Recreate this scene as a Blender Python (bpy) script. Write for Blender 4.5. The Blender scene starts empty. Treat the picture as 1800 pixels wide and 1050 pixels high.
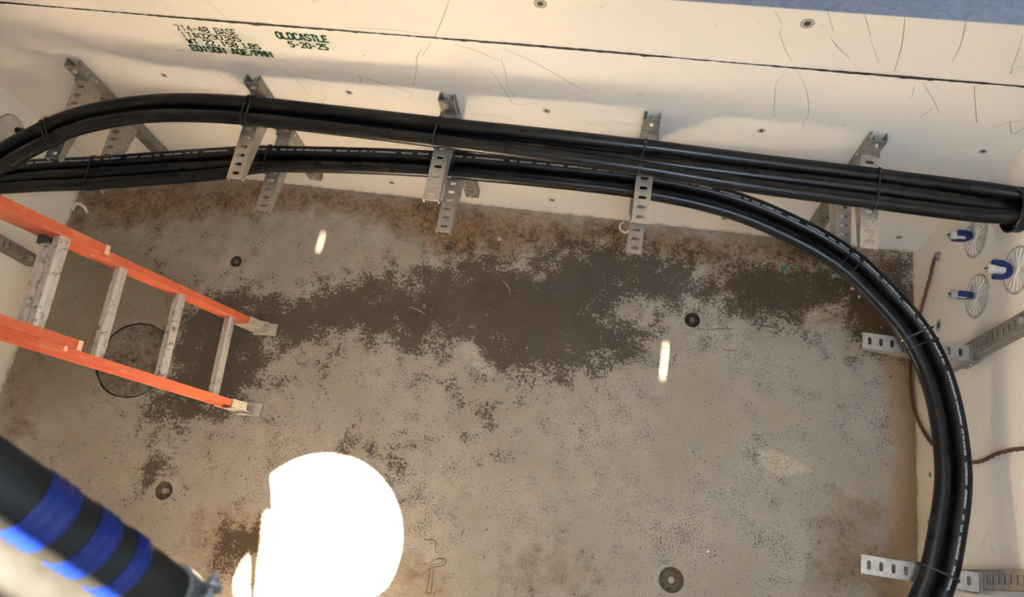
import bpy, bmesh, math, random
import numpy as np
from mathutils import Vector, Matrix
from mathutils.geometry import tessellate_polygon, delaunay_2d_cdt

sc = bpy.context.scene
col = sc.collection
random.seed(7)
PI = math.pi
L, D = 4.267, 2.13            # vault floor: x along the back wall, y from 0 (back wall) to -D
ZS, ZC = 2.5, 3.75            # underside of the roof slab, top of the hatch recess
SEAM = 1.28

# ------------------------------------------------------------------ camera
cam_d = bpy.data.cameras.new('camera')
cam = bpy.data.objects.new('camera', cam_d)
col.objects.link(cam)
R = ((0.9843402, -0.123371, 0.1259125), (0.15835419, 0.93267078, -0.32411289), (-0.07744878, 0.33897612, 0.93760166))
M4 = Matrix(R).to_4x4()
M4.translation = Vector((2.87008, -1.65626, 3.40501))
cam.matrix_world = M4
cam_d.sensor_width = 36.0
cam_d.lens = 1316.4 / 1800 * 36
cam_d.clip_start = 0.02
cam_d.dof.use_dof = True
cam_d.dof.focus_distance = 3.0
cam_d.dof.aperture_fstop = 6.0
sc.camera = cam

# ------------------------------------------------------------------ light
KX, KY = 0.43, 0.0          # horizontal shift of the sun beam per metre of height
w = bpy.data.worlds.new('sky'); sc.world = w; w.use_nodes = True
bgn = w.node_tree.nodes['Background']
bgn.inputs[0].default_value = (0.60, 0.75, 1.0, 1)
bgn.inputs[1].default_value = 12.0
sd = bpy.data.lights.new('sun', 'SUN'); sd.energy = 130.0; sd.angle = math.radians(0.8); sd.color = (1.0, 0.91, 0.76)
so = bpy.data.objects.new('sun', sd); col.objects.link(so)
so.rotation_euler = Vector((KX, KY, 1.0)).to_track_quat('Z', 'Y').to_euler()
so.location = (4, -2, 6)
pd = bpy.data.lights.new('sky_portal', 'AREA'); pd.shape = 'RECTANGLE'; pd.size = 0.8; pd.size_y = 0.8; pd.cycles.is_portal = True
po = bpy.data.objects.new('sky_portal', pd); col.objects.link(po); po.location = (1.74 + KX * ZC, -1.71 + KY * ZC, ZC - .01)

sc.view_settings.view_transform = 'Standard'
sc.view_settings.look = 'None'
sc.view_settings.gamma = 1
sc.view_settings.use_curve_mapping = False
sc.view_settings.exposure = 1.88
sc.cycles.use_denoising = True
sc.cycles.max_bounces = 10
sc.cycles.diffuse_bounces = 8
sc.cycles.glossy_bounces = 4
sc.cycles.sample_clamp_indirect = 20.0
sc.cycles.caustics_reflective = False
sc.cycles.caustics_refractive = False

# ------------------------------------------------------------------ node helpers
class NT:
    def __init__(s, name):
        s.m = bpy.data.materials.new(name); s.m.use_nodes = True
        s.t = s.m.node_tree; s.b = s.t.nodes['Principled BSDF']
    def n(s, typ, **kw):
        nd = s.t.nodes.new(typ)
        for k, v in kw.items(): setattr(nd, k, v)
        return nd
    def lk(s, a, b): s.t.links.new(a, b)
    def setin(s, sock, v):
        if hasattr(v, 'node'): s.lk(v, sock)
        else: sock.default_value = v
    def math(s, op, a, b=0.0, clamp=False):
        nd = s.n('ShaderNodeMath', operation=op, use_clamp=clamp)
        s.setin(nd.inputs[0], a); s.setin(nd.inputs[1], b); return nd.outputs[0]
    def noise(s, vec, scale, detail=4, rough=.55, dist=0):
        nd = s.n('ShaderNodeTexNoise'); s.lk(vec, nd.inputs['Vector'])
        nd.inputs['Scale'].default_value = scale; nd.inputs['Detail'].default_value = detail
        nd.inputs['Roughness'].default_value = rough; nd.inputs['Distortion'].default_value = dist
        return nd.outputs[0]
    def ramp(s, v, lo, hi, a=0.0, b=1.0):
        nd = s.n('ShaderNodeMapRange', clamp=True); s.setin(nd.inputs[0], v)
        for i, x in zip((1, 2, 3, 4), (lo, hi, a, b)): nd.inputs[i].default_value = x
        return nd.outputs[0]
    def mix(s, f, a, b, typ='MIX'):
        nd = s.n('ShaderNodeMix', data_type='RGBA', blend_type=typ)
        s.setin(nd.inputs[0], f)
        s.setin(nd.inputs[6], a if hasattr(a, 'node') else (*a, 1)); s.setin(nd.inputs[7], b if hasattr(b, 'node') else (*b, 1))
        return nd.outputs[2]
    def pos(s): return s.n('ShaderNodeNewGeometry').outputs['Position']
    def obj(s): return s.n('ShaderNodeTexCoord').outputs['Object']
    def scale(s, v, k):
        nd = s.n('ShaderNodeVectorMath', operation='MULTIPLY'); s.lk(v, nd.inputs[0]); nd.inputs[1].default_value = k; return nd.outputs[0]
    def bump(s, h, strength, dist=.002):
        nd = s.n('ShaderNodeBump'); nd.inputs['Strength'].default_value = strength; nd.inputs['Distance'].default_value = dist
        s.lk(h, nd.inputs['Height']); s.lk(nd.outputs[0], s.b.inputs['Normal'])
    def col(s, c): s.setin(s.b.inputs['Base Color'], c if hasattr(c, 'node') else (*c, 1))
    def rough(s, v): s.setin(s.b.inputs['Roughness'], v)
    def metal(s, v): s.b.inputs['Metallic'].default_value = v

def simple(name, c, rough=.5, metal=0.0, var=.15, scale=30, bump=0.0, spec=None):
    k = NT(name); p = k.obj()
    nz = k.noise(p, scale, 5, .6)
    k.col(k.mix(k.ramp(nz, .3, .7), tuple(x * (1 - var) for x in c), tuple(min(1, x * (1 + var)) for x in c)))
    k.rough(k.ramp(nz, .3, .7, rough * .85, min(1, rough * 1.15))); k.metal(metal)
    if spec is not None: k.b.inputs['Specular IOR Level'].default_value = spec
    if bump: k.bump(k.noise(p, scale * 4, 3), bump, .001)
    return k.m

# painted concrete wall
def wall_mat(name, base):
    k = NT(name); p = k.pos()
    big = k.noise(p, 1.3, 3); med = k.noise(p, 9, 5, .6)
    c = k.mix(k.ramp(big, .35, .65), tuple(x * .965 for x in base), base)
    c = k.mix(k.math('MULTIPLY', k.ramp(med, .55, .8), .25), c, (base[0] * .86, base[1] * .82, base[2] * .72))
    sp = k.n('ShaderNodeTexVoronoi', feature='F1'); k.lk(p, sp.inputs['Vector']); sp.inputs['Scale'].default_value = 16
    dots = k.math('LESS_THAN', sp.outputs['Distance'], k.ramp(k.noise(p, 5, 2), .55, .85, .0, .085))
    c = k.mix(k.math('MULTIPLY', dots, .7), c, (.16, .11, .07))
    sc1 = k.noise(k.scale(p, (3, 3, 30)), 6, 3, .7)
    sc2 = k.ramp(k.noise(p, 2.2, 2), .56, .7)
    c = k.mix(k.math('MULTIPLY', k.math('MULTIPLY', k.ramp(sc1, .66, .72), sc2), .3), c, (.32, .24, .16))
    # brown splash line low on the walls
    z = k.n('ShaderNodeSeparateXYZ'); k.lk(p, z.inputs[0])
    low = k.math('MULTIPLY', k.ramp(z.outputs[2], .0, .03, 1, 0), k.ramp(k.noise(p, 18, 4), .38, .62))
    c = k.mix(k.math('MULTIPLY', low, .85), c, (.30, .20, .10))
    k.col(c); k.rough(.62)
    k.bump(k.math('ADD', k.math('MULTIPLY', k.noise(p, 5, 3), .8), k.math('MULTIPLY', k.noise(p, 60, 3), .12)), .25, .01)
    return k.m
M_WALL = wall_mat('painted_wall', (.83, .79, .72))
M_MARK = simple('scuff_mark', (.27, .21, .15), .8)
M_SEAM = simple('joint_mastic', (.05, .042, .036), .7, var=.4, scale=60)
M_HOLE = simple('insert_hole', (.07, .055, .04), .7, var=.5, scale=200)
M_SPALL = simple('bare_concrete_ring', (.45, .42, .37), .85, var=.35, scale=150)
M_STENCIL = simple('stencil_paint', (.035, .10, .045), .7, var=.5, scale=90)
M_SLAB = simple('slab_concrete', (.80, .77, .70), .8)

def galv(name, c, rough=.42, metal=.75):
    k = NT(name); p = k.obj()
    v = k.n('ShaderNodeTexVoronoi', feature='F1'); k.lk(p, v.inputs['Vector']); v.inputs['Scale'].default_value = 130
    sepc = k.n('ShaderNodeSeparateColor'); k.lk(v.outputs['Color'], sepc.inputs[0])
    nz = k.noise(p, 25, 5, .65)
    cc = k.mix(sepc.outputs[0], tuple(x * .88 for x in c), tuple(min(1, x * 1.08) for x in c))
    cc = k.mix(k.math('MULTIPLY', k.ramp(nz, .5, .75), .45), cc, (c[0] * .55, c[1] * .5, c[2] * .42))
    k.col(cc); k.rough(k.ramp(nz, .3, .7, rough, rough + .2)); k.metal(metal)
    k.bump(nz, .1, .001)
    return k.m
M_GALV = galv('galvanized_steel', (.46, .42, .365))
M_GALVD = galv('galvanized_channel', (.37, .34, .295), .5)
M_BOLT = galv('zinc_bolt', (.62, .60, .56), .3, .9)
M_ALU = None
def rung_mat():
    k = NT('aluminium_rung'); p = k.obj()
    nz = k.noise(p, 45, 6, .72); big = k.noise(p, 6, 2)
    g = k.math('MULTIPLY', k.ramp(nz, .52, .6), k.ramp(big, .36, .56))
    k.col(k.mix(g, (.58, .55, .50), (.22, .18, .16))); k.rough(k.ramp(nz, .3, .7, .32, .6)); k.metal(.7)
    k.bump(nz, .15, .001)
    return k.m
M_ALU = rung_mat()
M_ALUF = galv('aluminium_foot', (.60, .54, .43), .5, .5)
M_PAD = simple('rubber_pad', (.22, .20, .18), .8)
def fibre():
    k = NT('orange_fibreglass'); p = k.obj()
    nz = k.noise(k.scale(p, (1, 1, .06)), 300, 3); big = k.noise(p, 9, 4, .6)
    c = k.mix(k.ramp(nz, .35, .65), (.42, .078, .032), (.52, .118, .052))
    c = k.mix(k.math('MULTIPLY', k.ramp(big, .55, .75), .45), c, (.62, .30, .15))
    k.col(c); k.rough(.5); k.bump(nz, .15, .001)
    return k.m
M_ORANGE = fibre()
M_LOCK = simple('rung_lock_black', (.03, .03, .03), .4)

def cable_mat(name, printed=0.0, vpos=.25):
    k = NT(name); p = k.pos()
    nz = k.noise(p, 18, 5, .65)
    base = k.mix(k.ramp(nz, .45, .75), (.004, .004, .004), (.010, .009, .008))
    uv = k.n('ShaderNodeTexCoord').outputs['UV']
    s = k.n('ShaderNodeSeparateXYZ'); k.lk(uv, s.inputs[0])
    if printed:
        band = k.math('LESS_THAN', k.math('ABSOLUTE', k.math('SUBTRACT', s.outputs[1], vpos)), .020)
        sc_ = k.n('ShaderNodeCombineXYZ'); k.lk(k.math('MULTIPLY', s.outputs[0], 1.0), sc_.inputs[0]); k.lk(k.math('MULTIPLY', s.outputs[1], .182), sc_.inputs[1])
        fine = k.math('GREATER_THAN', k.noise(sc_.outputs[0], 330, 1), .50)
        words = k.noise(k.scale(sc_.outputs[0], (1, 0, 0)), 28, 1)
        word = k.math('GREATER_THAN', words, .46)
        mk = k.math('MULTIPLY', k.math('MULTIPLY', band, fine), k.math('MULTIPLY', word, printed))
        base = k.mix(mk, base, (.55, .55, .52))
    k.col(base); k.rough(k.ramp(nz, .35, .7, .27, .37))
    k.b.inputs['Specular IOR Level'].default_value = .34
    k.bump(k.noise(p, 22, 2), .05, .002)
    return k.m
M_CABLE = cable_mat('cable_jacket')
M_CABLEP = cable_mat('printed_cable_jacket', .85, .23)
M_CABLEP2 = cable_mat('printed_cable_jacket_outer', .85, .30)
M_TIE = simple('black_nylon', (.012, .012, .012), .4)
M_BELL = simple('black_duct_plastic', (.008, .008, .008), .28)
M_BLUE = simple('blue_vinyl_tape', (.0015, .006, .046), .35, var=.25, scale=12, spec=.2)
M_BLUEP = simple('blue_plastic', (.004, .018, .10), .45)
M_DISC = simple('duct_disc_plastic', (.60, .56, .50), .5, var=.08)
M_RIM = simple('grey_disc_rim', (.34, .31, .27), .7, var=.4, scale=40)
k = NT('clear_plastic'); k.col((.93, .92, .88)); k.rough(.25); k.b.inputs['Transmission Weight'].default_value = .55; k.b.inputs['IOR'].default_value = 1.2
M_CLEAR = k.m
M_COPPER = simple('tarnished_copper', (.16, .075, .045), .6, .3, var=.35, scale=60, bump=.3)
M_DUSTY = simple('dusty_cable', (.006, .0055, .0045), .5, var=.5, scale=8, spec=.12)
M_WHITE = simple('white_plastic', (.66, .62, .54), .5)
M_GREEN = simple('green_plastic', (.03, .16, .12), .5)

# ------------------------------------------------------------------ mesh helpers
def link(name, me, mat, parent=None, smooth=False):
    o = bpy.data.objects.new(name, me)
    for m_ in (mat if isinstance(mat, (list, tuple)) else [mat]): me.materials.append(m_)
    col.objects.link(o)
    if parent: o.parent = parent
    if smooth:
        me.polygons.foreach_set('use_smooth', [True] * len(me.polygons))
    return o
def tag(o, label=None, cat=None, group=None, kind=None):
    if label: o['label'] = label
    if cat: o['category'] = cat
    if group: o['group'] = group
    if kind: o['kind'] = kind
    return o
def empty(name, loc=(0, 0, 0), rz=0):
    o = bpy.data.objects.new(name, None); col.objects.link(o); o.location = loc; o.rotation_euler = (0, 0, rz); o.empty_display_size = .05
    return o
class MB:
    def __init__(s): s.v = []; s.f = []; s.mi = []; s.uv = {}
    def add(s, vs, fs, mi=0):
        n = len(s.v); s.v += [tuple(x) for x in vs]; s.f += [tuple(i + n for i in f) for f in fs]; s.mi += [mi] * len(fs); return s
    def box(s, lo, hi, M=None, mi=0):
        vs = [Vector((x, y, z)) for x in (lo[0], hi[0]) for y in (lo[1], hi[1]) for z in (lo[2], hi[2])]
        if M: vs = [M @ q for q in vs]
        return s.add(vs, [(0, 1, 3, 2), (4, 6, 7, 5), (0, 4, 5, 1), (2, 3, 7, 6), (0, 2, 6, 4), (1, 5, 7, 3)], mi)
    def prism(s, outline, holes, f, t, mi=0, robust=False):
        """flat plate: outline and holes are 2D loops, f maps (a, b, h) to a point, t = (h0, h1)"""
        loops = [outline] + holes
        if len(holes) > 1 and len(outline) < 9 and robust:
            P2 = [Vector(q) for lp in loops for q in lp]; E2 = []; o = 0
            for lp in loops: E2 += [(o + i, o + (i + 1) % len(lp)) for i in range(len(lp))]; o += len(lp)
            vo, eo, fo, ov, _, _ = delaunay_2d_cdt(P2, E2, [], 0, 1e-7)
            mp = [l_[0] if l_ else 0 for l_ in ov]; tri = []
            def inside(q, lp):
                c_ = False
                for i in range(len(lp)):
                    (x1, y1), (x2, y2) = lp[i], lp[i - 1]
                    if (y1 > q[1]) != (y2 > q[1]) and q[0] < (x2 - x1) * (q[1] - y1) / (y2 - y1) + x1: c_ = not c_
                return c_
            for f_ in fo:
                q = sum((vo[i] for i in f_), Vector((0, 0))) / len(f_)
                if inside(q, outline) and not any(inside(q, h_) for h_ in holes): tri.append(tuple(mp[i] for i in f_))
        else:
            tri = tessellate_polygon([[Vector((a, b, 0)) for a, b in lp] for lp in loops])
        flat = [q for lp in loops for q in lp]; n = len(flat)
        vs = [f(a, b, t[0]) for a, b in flat] + [f(a, b, t[1]) for a, b in flat]
        fs = [tuple(x) for x in tri] + [tuple(i + n for i in reversed(x)) for x in tri]
        o = 0
        for lp in loops:
            m = len(lp)
            for i in range(m):
                j = (i + 1) % m; fs.append((o + i, o + j, o + j + n, o + i + n))
            o += m
        return s.add(vs, fs, mi)
    def tube(s, pts, r, seg=10, cap=True, mi=0, up=(0, 0, 1), vs_scale=None):
        pts = [Vector(p) for p in pts]; n = len(pts); base = len(s.v); vs = []
        rr = r if isinstance(r, (list, tuple)) else [r] * n
        for i, p in enumerate(pts):
            t = (pts[min(i + 1, n - 1)] - pts[max(i - 1, 0)]).normalized()
            u = Vector(up); 
            if abs(t.dot(u)) > .97: u = Vector((1, 0, 0)) if abs(t.x) < .9 else Vector((0, 1, 0))
            a = t.cross(u).normalized(); b = a.cross(t).normalized()
            for k_ in range(seg):
                th = 2 * PI * k_ / seg
                vs.append(p + (a * math.cos(th) + b * math.sin(th)) * rr[i])
        fs = [(i * seg + k_, i * seg + (k_ + 1) % seg, (i + 1) * seg + (k_ + 1) % seg, (i + 1) * seg + k_) for i in range(n - 1) for k_ in range(seg)]
        if cap: fs += [tuple(range(seg - 1, -1, -1)), tuple((n - 1) * seg + k_ for k_ in range(seg))]
        return s.add(vs, fs, mi)
    def lathe(s, prof, origin, axis, seg=24, mi=0, caps=True):
        """prof: (radius, height along axis)"""
        ax = Vector(axis).normalized(); u = Vector((0, 0, 1)) if abs(ax.z) < .9 else Vector((1, 0, 0))
        a = ax.cross(u).normalized(); b = ax.cross(a).normalized(); o = Vector(origin)
        vs = [o + ax * h + (a * math.cos(2 * PI * k_ / seg) + b * math.sin(2 * PI * k_ / seg)) * r for r, h in prof for k_ in range(seg)]
        fs = [(i * seg + k_, i * seg + (k_ + 1) % seg, (i + 1) * seg + (k_ + 1) % seg, (i + 1) * seg + k_) for i in range(len(prof) - 1) for k_ in range(seg)]
        if caps and prof[0][0] > 1e-4: fs.append(tuple(range(seg)))
        if caps and prof[-1][0] > 1e-4: fs.append(tuple((len(prof) - 1) * seg + k_ for k_ in range(seg)))
        return s.add(vs, fs, mi)
    def build(s, name, mat, parent=None, smooth=False, angle=None, doubles=False):
        me = bpy.data.meshes.new(name); me.from_pydata(s.v, [], s.f)
        bm = bmesh.new(); bm.from_mesh(me)
        if doubles: bmesh.ops.remove_doubles(bm, verts=bm.verts, dist=1e-6)
        bmesh.ops.recalc_face_normals(bm, faces=bm.faces)
        if angle is not None:
            for f in bm.faces: f.smooth = True
            for e in bm.edges:
                e.smooth = not (len(e.link_faces) == 2 and e.calc_face_angle(0) > angle)
        for f, mi in zip(bm.faces, s.mi): f.material_index = mi
        bm.to_mesh(me); bm.free()
        return link(name, me, mat, parent, smooth)
def catmull(P, n=10, closed=False):
    P = [np.array(q, float) for q in P]; out = []; m = len(P)
    rng = range(m) if closed else range(m - 1)
    for i in rng:
        g = (lambda j: P[j % m]) if closed else (lambda j: P[max(0, min(m - 1, j))])
        p0, p1, p2, p3 = g(i - 1), g(i), g(i + 1), g(i + 2)
        for t in np.linspace(0, 1, n, endpoint=False):
            out.append(.5 * ((2 * p1) + (-p0 + p2) * t + (2 * p0 - 5 * p1 + 4 * p2 - p3) * t * t + (-p0 + 3 * p1 - 3 * p2 + p3) * t ** 3))
    if not closed: out.append(P[-1])
    return out
def circ(cx, cy, r, n=24): return [(cx + r * math.cos(2 * PI * i / n), cy + r * math.sin(2 * PI * i / n)) for i in range(n)]
def obround(cx, cy, hx, hy, n=5):
    """slot; long axis along the larger half-size"""
    out = []
    if hx >= hy:
        for i in range(n + 1): a = -PI / 2 + PI * i / n; out.append((cx + hx - hy + hy * math.cos(a), cy + hy * math.sin(a)))
        for i in range(n + 1): a = PI / 2 + PI * i / n; out.append((cx - hx + hy + hy * math.cos(a), cy + hy * math.sin(a)))
    else:
        for i in range(n + 1): a = PI * i / n; out.append((cx + hx * math.cos(a), cy + hy - hx + hx * math.sin(a)))
        for i in range(n + 1): a = PI + PI * i / n; out.append((cx + hx * math.cos(a), cy - hy + hx + hx * math.sin(a)))
    return out

STAINS = {'wet': [([(0.973, -0.639), (1.067, -0.596), (1.196, -0.625), (1.345, -0.621), (1.448, -0.561), (1.585, -0.513), (1.692, -0.468), (1.836, -0.456), (1.999, -0.398), (2.102, -0.33), (2.175, -0.252), (2.293, -0.268), (2.387, -0.317), (2.519, -0.255), (2.607, -0.173), (2.814, -0.141), (3.01, -0.147), (3.123, -0.178), (3.242, -0.132), (3.277, -0.233), (3.233, -0.356), (3.212, -0.431), (3.092, -0.433), (3.007, -0.386), (2.905, -0.443), (2.886, -0.518), (2.956, -0.537), (3.076, -0.535), (3.043, -0.61), (3.026, -0.696), (2.886, -0.743), (2.782, -0.763), (2.698, -0.83), (2.577, -0.828), (2.47, -0.835), (2.364, -0.816), (2.258, -0.718), (2.171, -0.701), (2.081, -0.742), (2.027, -0.821), (1.903, -0.767), (1.786, -0.754), (1.648, -0.778), (1.514, -0.82), (1.409, -0.864), (1.296, -0.879), (1.167, -0.838), (1.027, -0.768)], 1.0), ([(0.918, -0.662), (1.046, -0.629), (1.185, -0.747), (1.26, -0.855), (1.277, -0.997), (1.247, -1.114), (1.159, -1.209), (1.033, -1.269), (0.903, -1.315), (0.788, -1.304), (0.757, -1.212), (0.855, -1.17), (0.81, -1.033), (0.802, -0.918), (0.779, -0.802), (0.834, -0.734)], 1.0), ([(2.019, -0.779), (2.16, -0.788), (2.271, -0.94), (2.381, -0.951), (2.438, -0.97), (2.425, -1.079), (2.451, -1.206), (2.396, -1.266), (2.336, -1.223), (2.326, -1.094), (2.228, -1.001), (2.119, -0.934), (2.035, -0.862)], 0.62), ([(1.753, -1.271), (1.869, -1.24), (2.012, -1.272), (2.046, -1.37), (2.018, -1.425), (1.947, -1.346), (1.86, -1.32), (1.778, -1.319)], 0.85), ([(1.324, -1.757), (1.383, -1.728), (1.426, -1.736), (1.456, -1.699), (1.508, -1.691), (1.576, -1.693), (1.604, -1.798), (1.534, -1.833), (1.445, -1.799), (1.434, -1.837), (1.433, -1.897), (1.396, -1.891), (1.361, -1.837), (1.333, -1.805)], 1.15), ([(0.861, -1.517), (0.902, -1.511), (0.922, -1.571), (0.887, -1.576)], 1.1), ([(3.32, -0.345), (3.383, -0.219), (3.501, -0.174), (3.605, -0.137), (3.79, -0.137), (3.947, -0.17), (4.076, -0.165), (4.153, -0.091), (4.192, 0.003), (4.264, 0.006), (4.259, -0.333), (4.275, -0.441), (4.151, -0.485), (4.052, -0.505), (4.001, -0.424), (3.962, -0.331), (3.846, -0.304), (3.758, -0.358), (3.772, -0.399), (3.671, -0.435), (3.566, -0.412), (3.46, -0.384)], 1.05), ([(1.212, -0.891), (1.458, -0.828), (1.639, -0.86), (1.721, -0.962), (1.57, -1.04), (1.434, -1.17), (1.367, -1.234), (1.282, -1.136)], 0.42), ([(2.265, -0.602), (2.443, -0.578), (2.699, -0.933), (2.516, -1.119), (2.412, -0.974), (2.331, -0.821)], 0.42), ([(0.036, -0.187), (0.184, -0.135), (0.39, -0.347), (0.708, -0.437), (0.807, -0.552), (0.697, -0.691), (0.507, -0.591), (0.28, -0.492), (0.046, -0.389)], 0.3)], 'rust': [([(0.023, -0.154), (0.427, -0.072), (0.955, 0.007), (1.429, 0.006), (1.893, -0.002), (2.297, 0.001), (2.685, -0.016), (3.513, 0.002), (4.264, 0.006), (4.254, -0.164), (3.998, -0.14), (3.738, -0.144), (3.474, -0.178), (3.208, -0.212), (3.011, -0.162), (2.652, -0.192), (2.431, -0.235), (2.331, -0.325), (2.236, -0.275), (2.101, -0.323), (1.981, -0.308), (1.847, -0.23), (1.589, -0.15), (1.341, -0.138), (1.008, -0.178), (0.806, -0.246), (0.565, -0.292), (0.39, -0.347), (0.14, -0.378)], 1.0), ([(3.92, -0.12), (4.282, 0.014), (4.274, -0.495), (4.052, -0.526), (3.925, -0.378)], 0.9), ([(3.306, -0.079), (3.998, -0.11), (4.001, -0.424), (3.748, -0.458), (3.489, -0.437), (3.295, -0.29)], 0.8), ([(3.867, -1.143), (4.149, -1.124), (4.193, -1.305), (4.235, -1.567), (3.744, -1.648), (3.827, -1.409)], 0.6), ([(-0.007, -1.293), (0.067, -1.019), (0.201, -1.119), (0.243, -1.453), (0.136, -1.632)], 0.6), ([(1.103, -1.667), (1.439, -1.59), (1.748, -1.739), (1.904, -1.949), (1.229, -2.06), (1.078, -1.845)], 0.6), ([(2.1, -1.683), (2.259, -1.705), (2.391, -1.869), (2.1, -1.917)], 0.7), ([(2.471, -1.624), (2.827, -1.496), (3.039, -1.627), (3.008, -1.768), (2.535, -1.846)], 0.5), ([(1.511, -0.208), (1.905, -0.223), (2.106, -0.354), (1.898, -0.472), (1.664, -0.472)], 0.35), ([(2.252, -0.365), (2.558, -0.326), (2.629, -0.436), (2.36, -0.501)], 0.4), ([(-0.003, -0.174), (0.078, -0.165), (0.156, -0.376), (0.03, -0.391)], 1.0)], 'olive': [([(-0.074, -0.337), (0.452, -0.339), (0.807, -0.552), (0.823, -0.796), (0.81, -1.033), (0.495, -1.249), (0.222, -1.401), (0.115, -1.581), (-0.065, -1.156)], 0.8), ([(0.072, -0.148), (1.466, -0.149), (1.209, -0.342), (0.807, -0.552), (0.434, -0.472), (0.077, -0.385)], 0.5)], 'sand': [([(4.141, -0.46), (4.28, -0.441), (4.266, -1.562), (4.147, -1.582), (4.137, -1.221), (4.173, -0.974)], 1.0), ([(3.647, -1.04), (3.732, -1.035), (3.841, -1.073), (3.771, -1.121), (3.639, -1.129)], 0.9), ([(3.772, -0.399), (3.923, -0.294), (3.95, -0.347), (3.8, -0.479)], 0.8)]}
SCR = [[(2.246, 1.474), (2.198, 1.361), (2.159, 1.278)], [(2.142, 1.252), (2.098, 1.175)], [(2.072, 1.132), (2.025, 0.986)], [(2.01, 0.936), (1.984, 0.882)], [(2.102, 1.216), (2.075, 1.165), (2.056, 1.096)], [(2.404, 1.254), (2.492, 1.203), (2.602, 1.121), (2.711, 1.033)], [(2.231, 1.254), (2.31, 1.227), (2.383, 1.183)], [(2.389, 1.199), (2.399, 1.126), (2.402, 1.041)], [(2.394, 1.022), (2.414, 0.989), (2.426, 0.946)], [(3.297, 1.472), (3.295, 1.438), (3.328, 1.369), (3.365, 1.308)], [(3.39, 1.27), (3.439, 1.191), (3.477, 1.098), (3.499, 1.013), (3.494, 0.976), (3.509, 0.929)], [(3.405, 1.546), (3.447, 1.464)], [(3.45, 1.433), (3.487, 1.389), (3.536, 1.345)], [(3.257, 1.53), (3.291, 1.479)], [(3.504, 1.552), (3.542, 1.488), (3.559, 1.451)], [(3.564, 1.439), (3.626, 1.337)], [(3.621, 1.55), (3.661, 1.424), (3.688, 1.293)], [(3.79, 1.545), (3.821, 1.444), (3.832, 1.364)], [(3.962, 1.511), (3.987, 1.438), (4.016, 1.338), (4.019, 1.361), (4.038, 1.372)], [(3.774, 1.239), (3.79, 1.172)], [(3.791, 1.257), (3.859, 1.173), (3.913, 1.098)], [(3.878, 1.126), (3.861, 1.065)], [(4.105, 1.043), (4.144, 1.085), (4.178, 1.107)], [(4.139, 1.094), (4.186, 1.021), (4.201, 1.063)], [(3.361, 1.242), (3.345, 1.193), (3.359, 1.113), (3.38, 1.012), (3.4, 0.986)], [(1.351, 1.383), (1.378, 1.328), (1.391, 1.286)], [(0.413, 0.995), (0.449, 0.956), (0.469, 0.902)], [(1.495, 1.021), (1.529, 0.953), (1.556, 0.821)], [(1.494, 1.107), (1.56, 1.037), (1.643, 1.005)], [(1.813, 1.029), (1.814, 1.0), (1.799, 0.961)], [(1.82, 1.012), (1.872, 0.99), (2.002, 0.935)], [(2.295, 1.018), (2.327, 1.005), (2.329, 0.965)], [(2.341, 1.135), (2.383, 1.02), (2.42, 0.923), (2.517, 0.949)], [(1.834, 1.297), (1.931, 1.302), (2.036, 1.305), (2.155, 1.29)], [(1.192, 0.935), (1.203, 0.88)], [(0.954, 0.891), (0.98, 0.844)], [(3.628, 0.98), (3.644, 0.975)], [(1.612, 0.869), (1.618, 0.842), (1.588, 0.797)], [(2.232, 0.826), (2.331, 0.83), (2.395, 0.812)], [(1.511, 1.284), (1.535, 1.263)], [(3.945, 1.264), (4.046, 1.068)], [(2.274, 1.313), (2.297, 1.307)], [(0.422, 0.282), (0.438, 0.253)]]
SCRR = [[(-1.155, 0.02), (-1.25, 0.043), (-1.287, 0.105)], [(-1.226, 0.757), (-1.253, 0.751)], [(-1.308, 0.574), (-1.345, 0.533)], [(-0.192, 0.216), (-0.397, 0.194)], [(-1.356, 0.585), (-1.384, 0.604)], [(-0.183, 0.26), (-0.283, 0.243)], [(-1.046, 0.002), (-1.13, 0.004)]]
STAINS['pale'] = [([(3.611, -1.041), (3.659, -1.034), (3.732, -1.048), (3.83, -1.095), (3.771, -1.113), (3.712, -1.137), (3.651, -1.114), (3.613, -1.095)], 1.0), ([(3.777, -0.376), (3.847, -0.318), (3.949, -0.304), (3.924, -0.35), (3.849, -0.402), (3.785, -0.405)], 0.55), ([(2.195, -0.755), (2.258, -0.718), (2.327, -0.793), (2.421, -0.864), (2.372, -0.898), (2.283, -0.855)], 0.5), ([(2.505, -0.348), (2.558, -0.326), (2.557, -0.362), (2.495, -0.379)], 0.7), ([(2.21, -1.654), (2.272, -1.644), (2.292, -1.747), (2.218, -1.759)], 0.45)]
IMPR = [[(2.205, -1.642), (2.244, -1.634), (2.262, -1.645), (2.267, -1.685)], [(2.215, -1.741), (2.251, -1.73), (2.275, -1.712), (2.298, -1.701), (2.32, -1.707), (2.318, -1.724), (2.3, -1.736), (2.267, -1.746), (2.245, -1.764), (2.229, -1.785)], [(2.256, -1.729), (2.275, -1.712), (2.297, -1.706), (2.31, -1.711), (2.298, -1.725), (2.26, -1.736)], [(2.258, -1.753), (2.262, -1.822), (2.257, -1.85)], [(2.273, -1.75), (2.281, -1.842), (2.28, -1.851)], [(2.257, -1.85), (2.28, -1.851)], [(2.351, -0.392), (2.373, -0.41), (2.387, -0.426), (2.4, -0.451)], [(1.922, -0.589), (1.967, -0.598), (2.005, -0.616)], [(2.803, -0.506), (2.842, -0.512)], [(2.375, -1.567), (2.37, -1.597)], [(3.338, -0.514), (3.394, -0.501), (3.467, -0.491)], [(3.348, -0.541), (3.372, -0.557)], [(3.421, -0.592), (3.453, -0.601), (3.486, -0.591)], [(0.376, -1.636), (0.398, -1.619), (0.463, -1.649)]]

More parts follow.
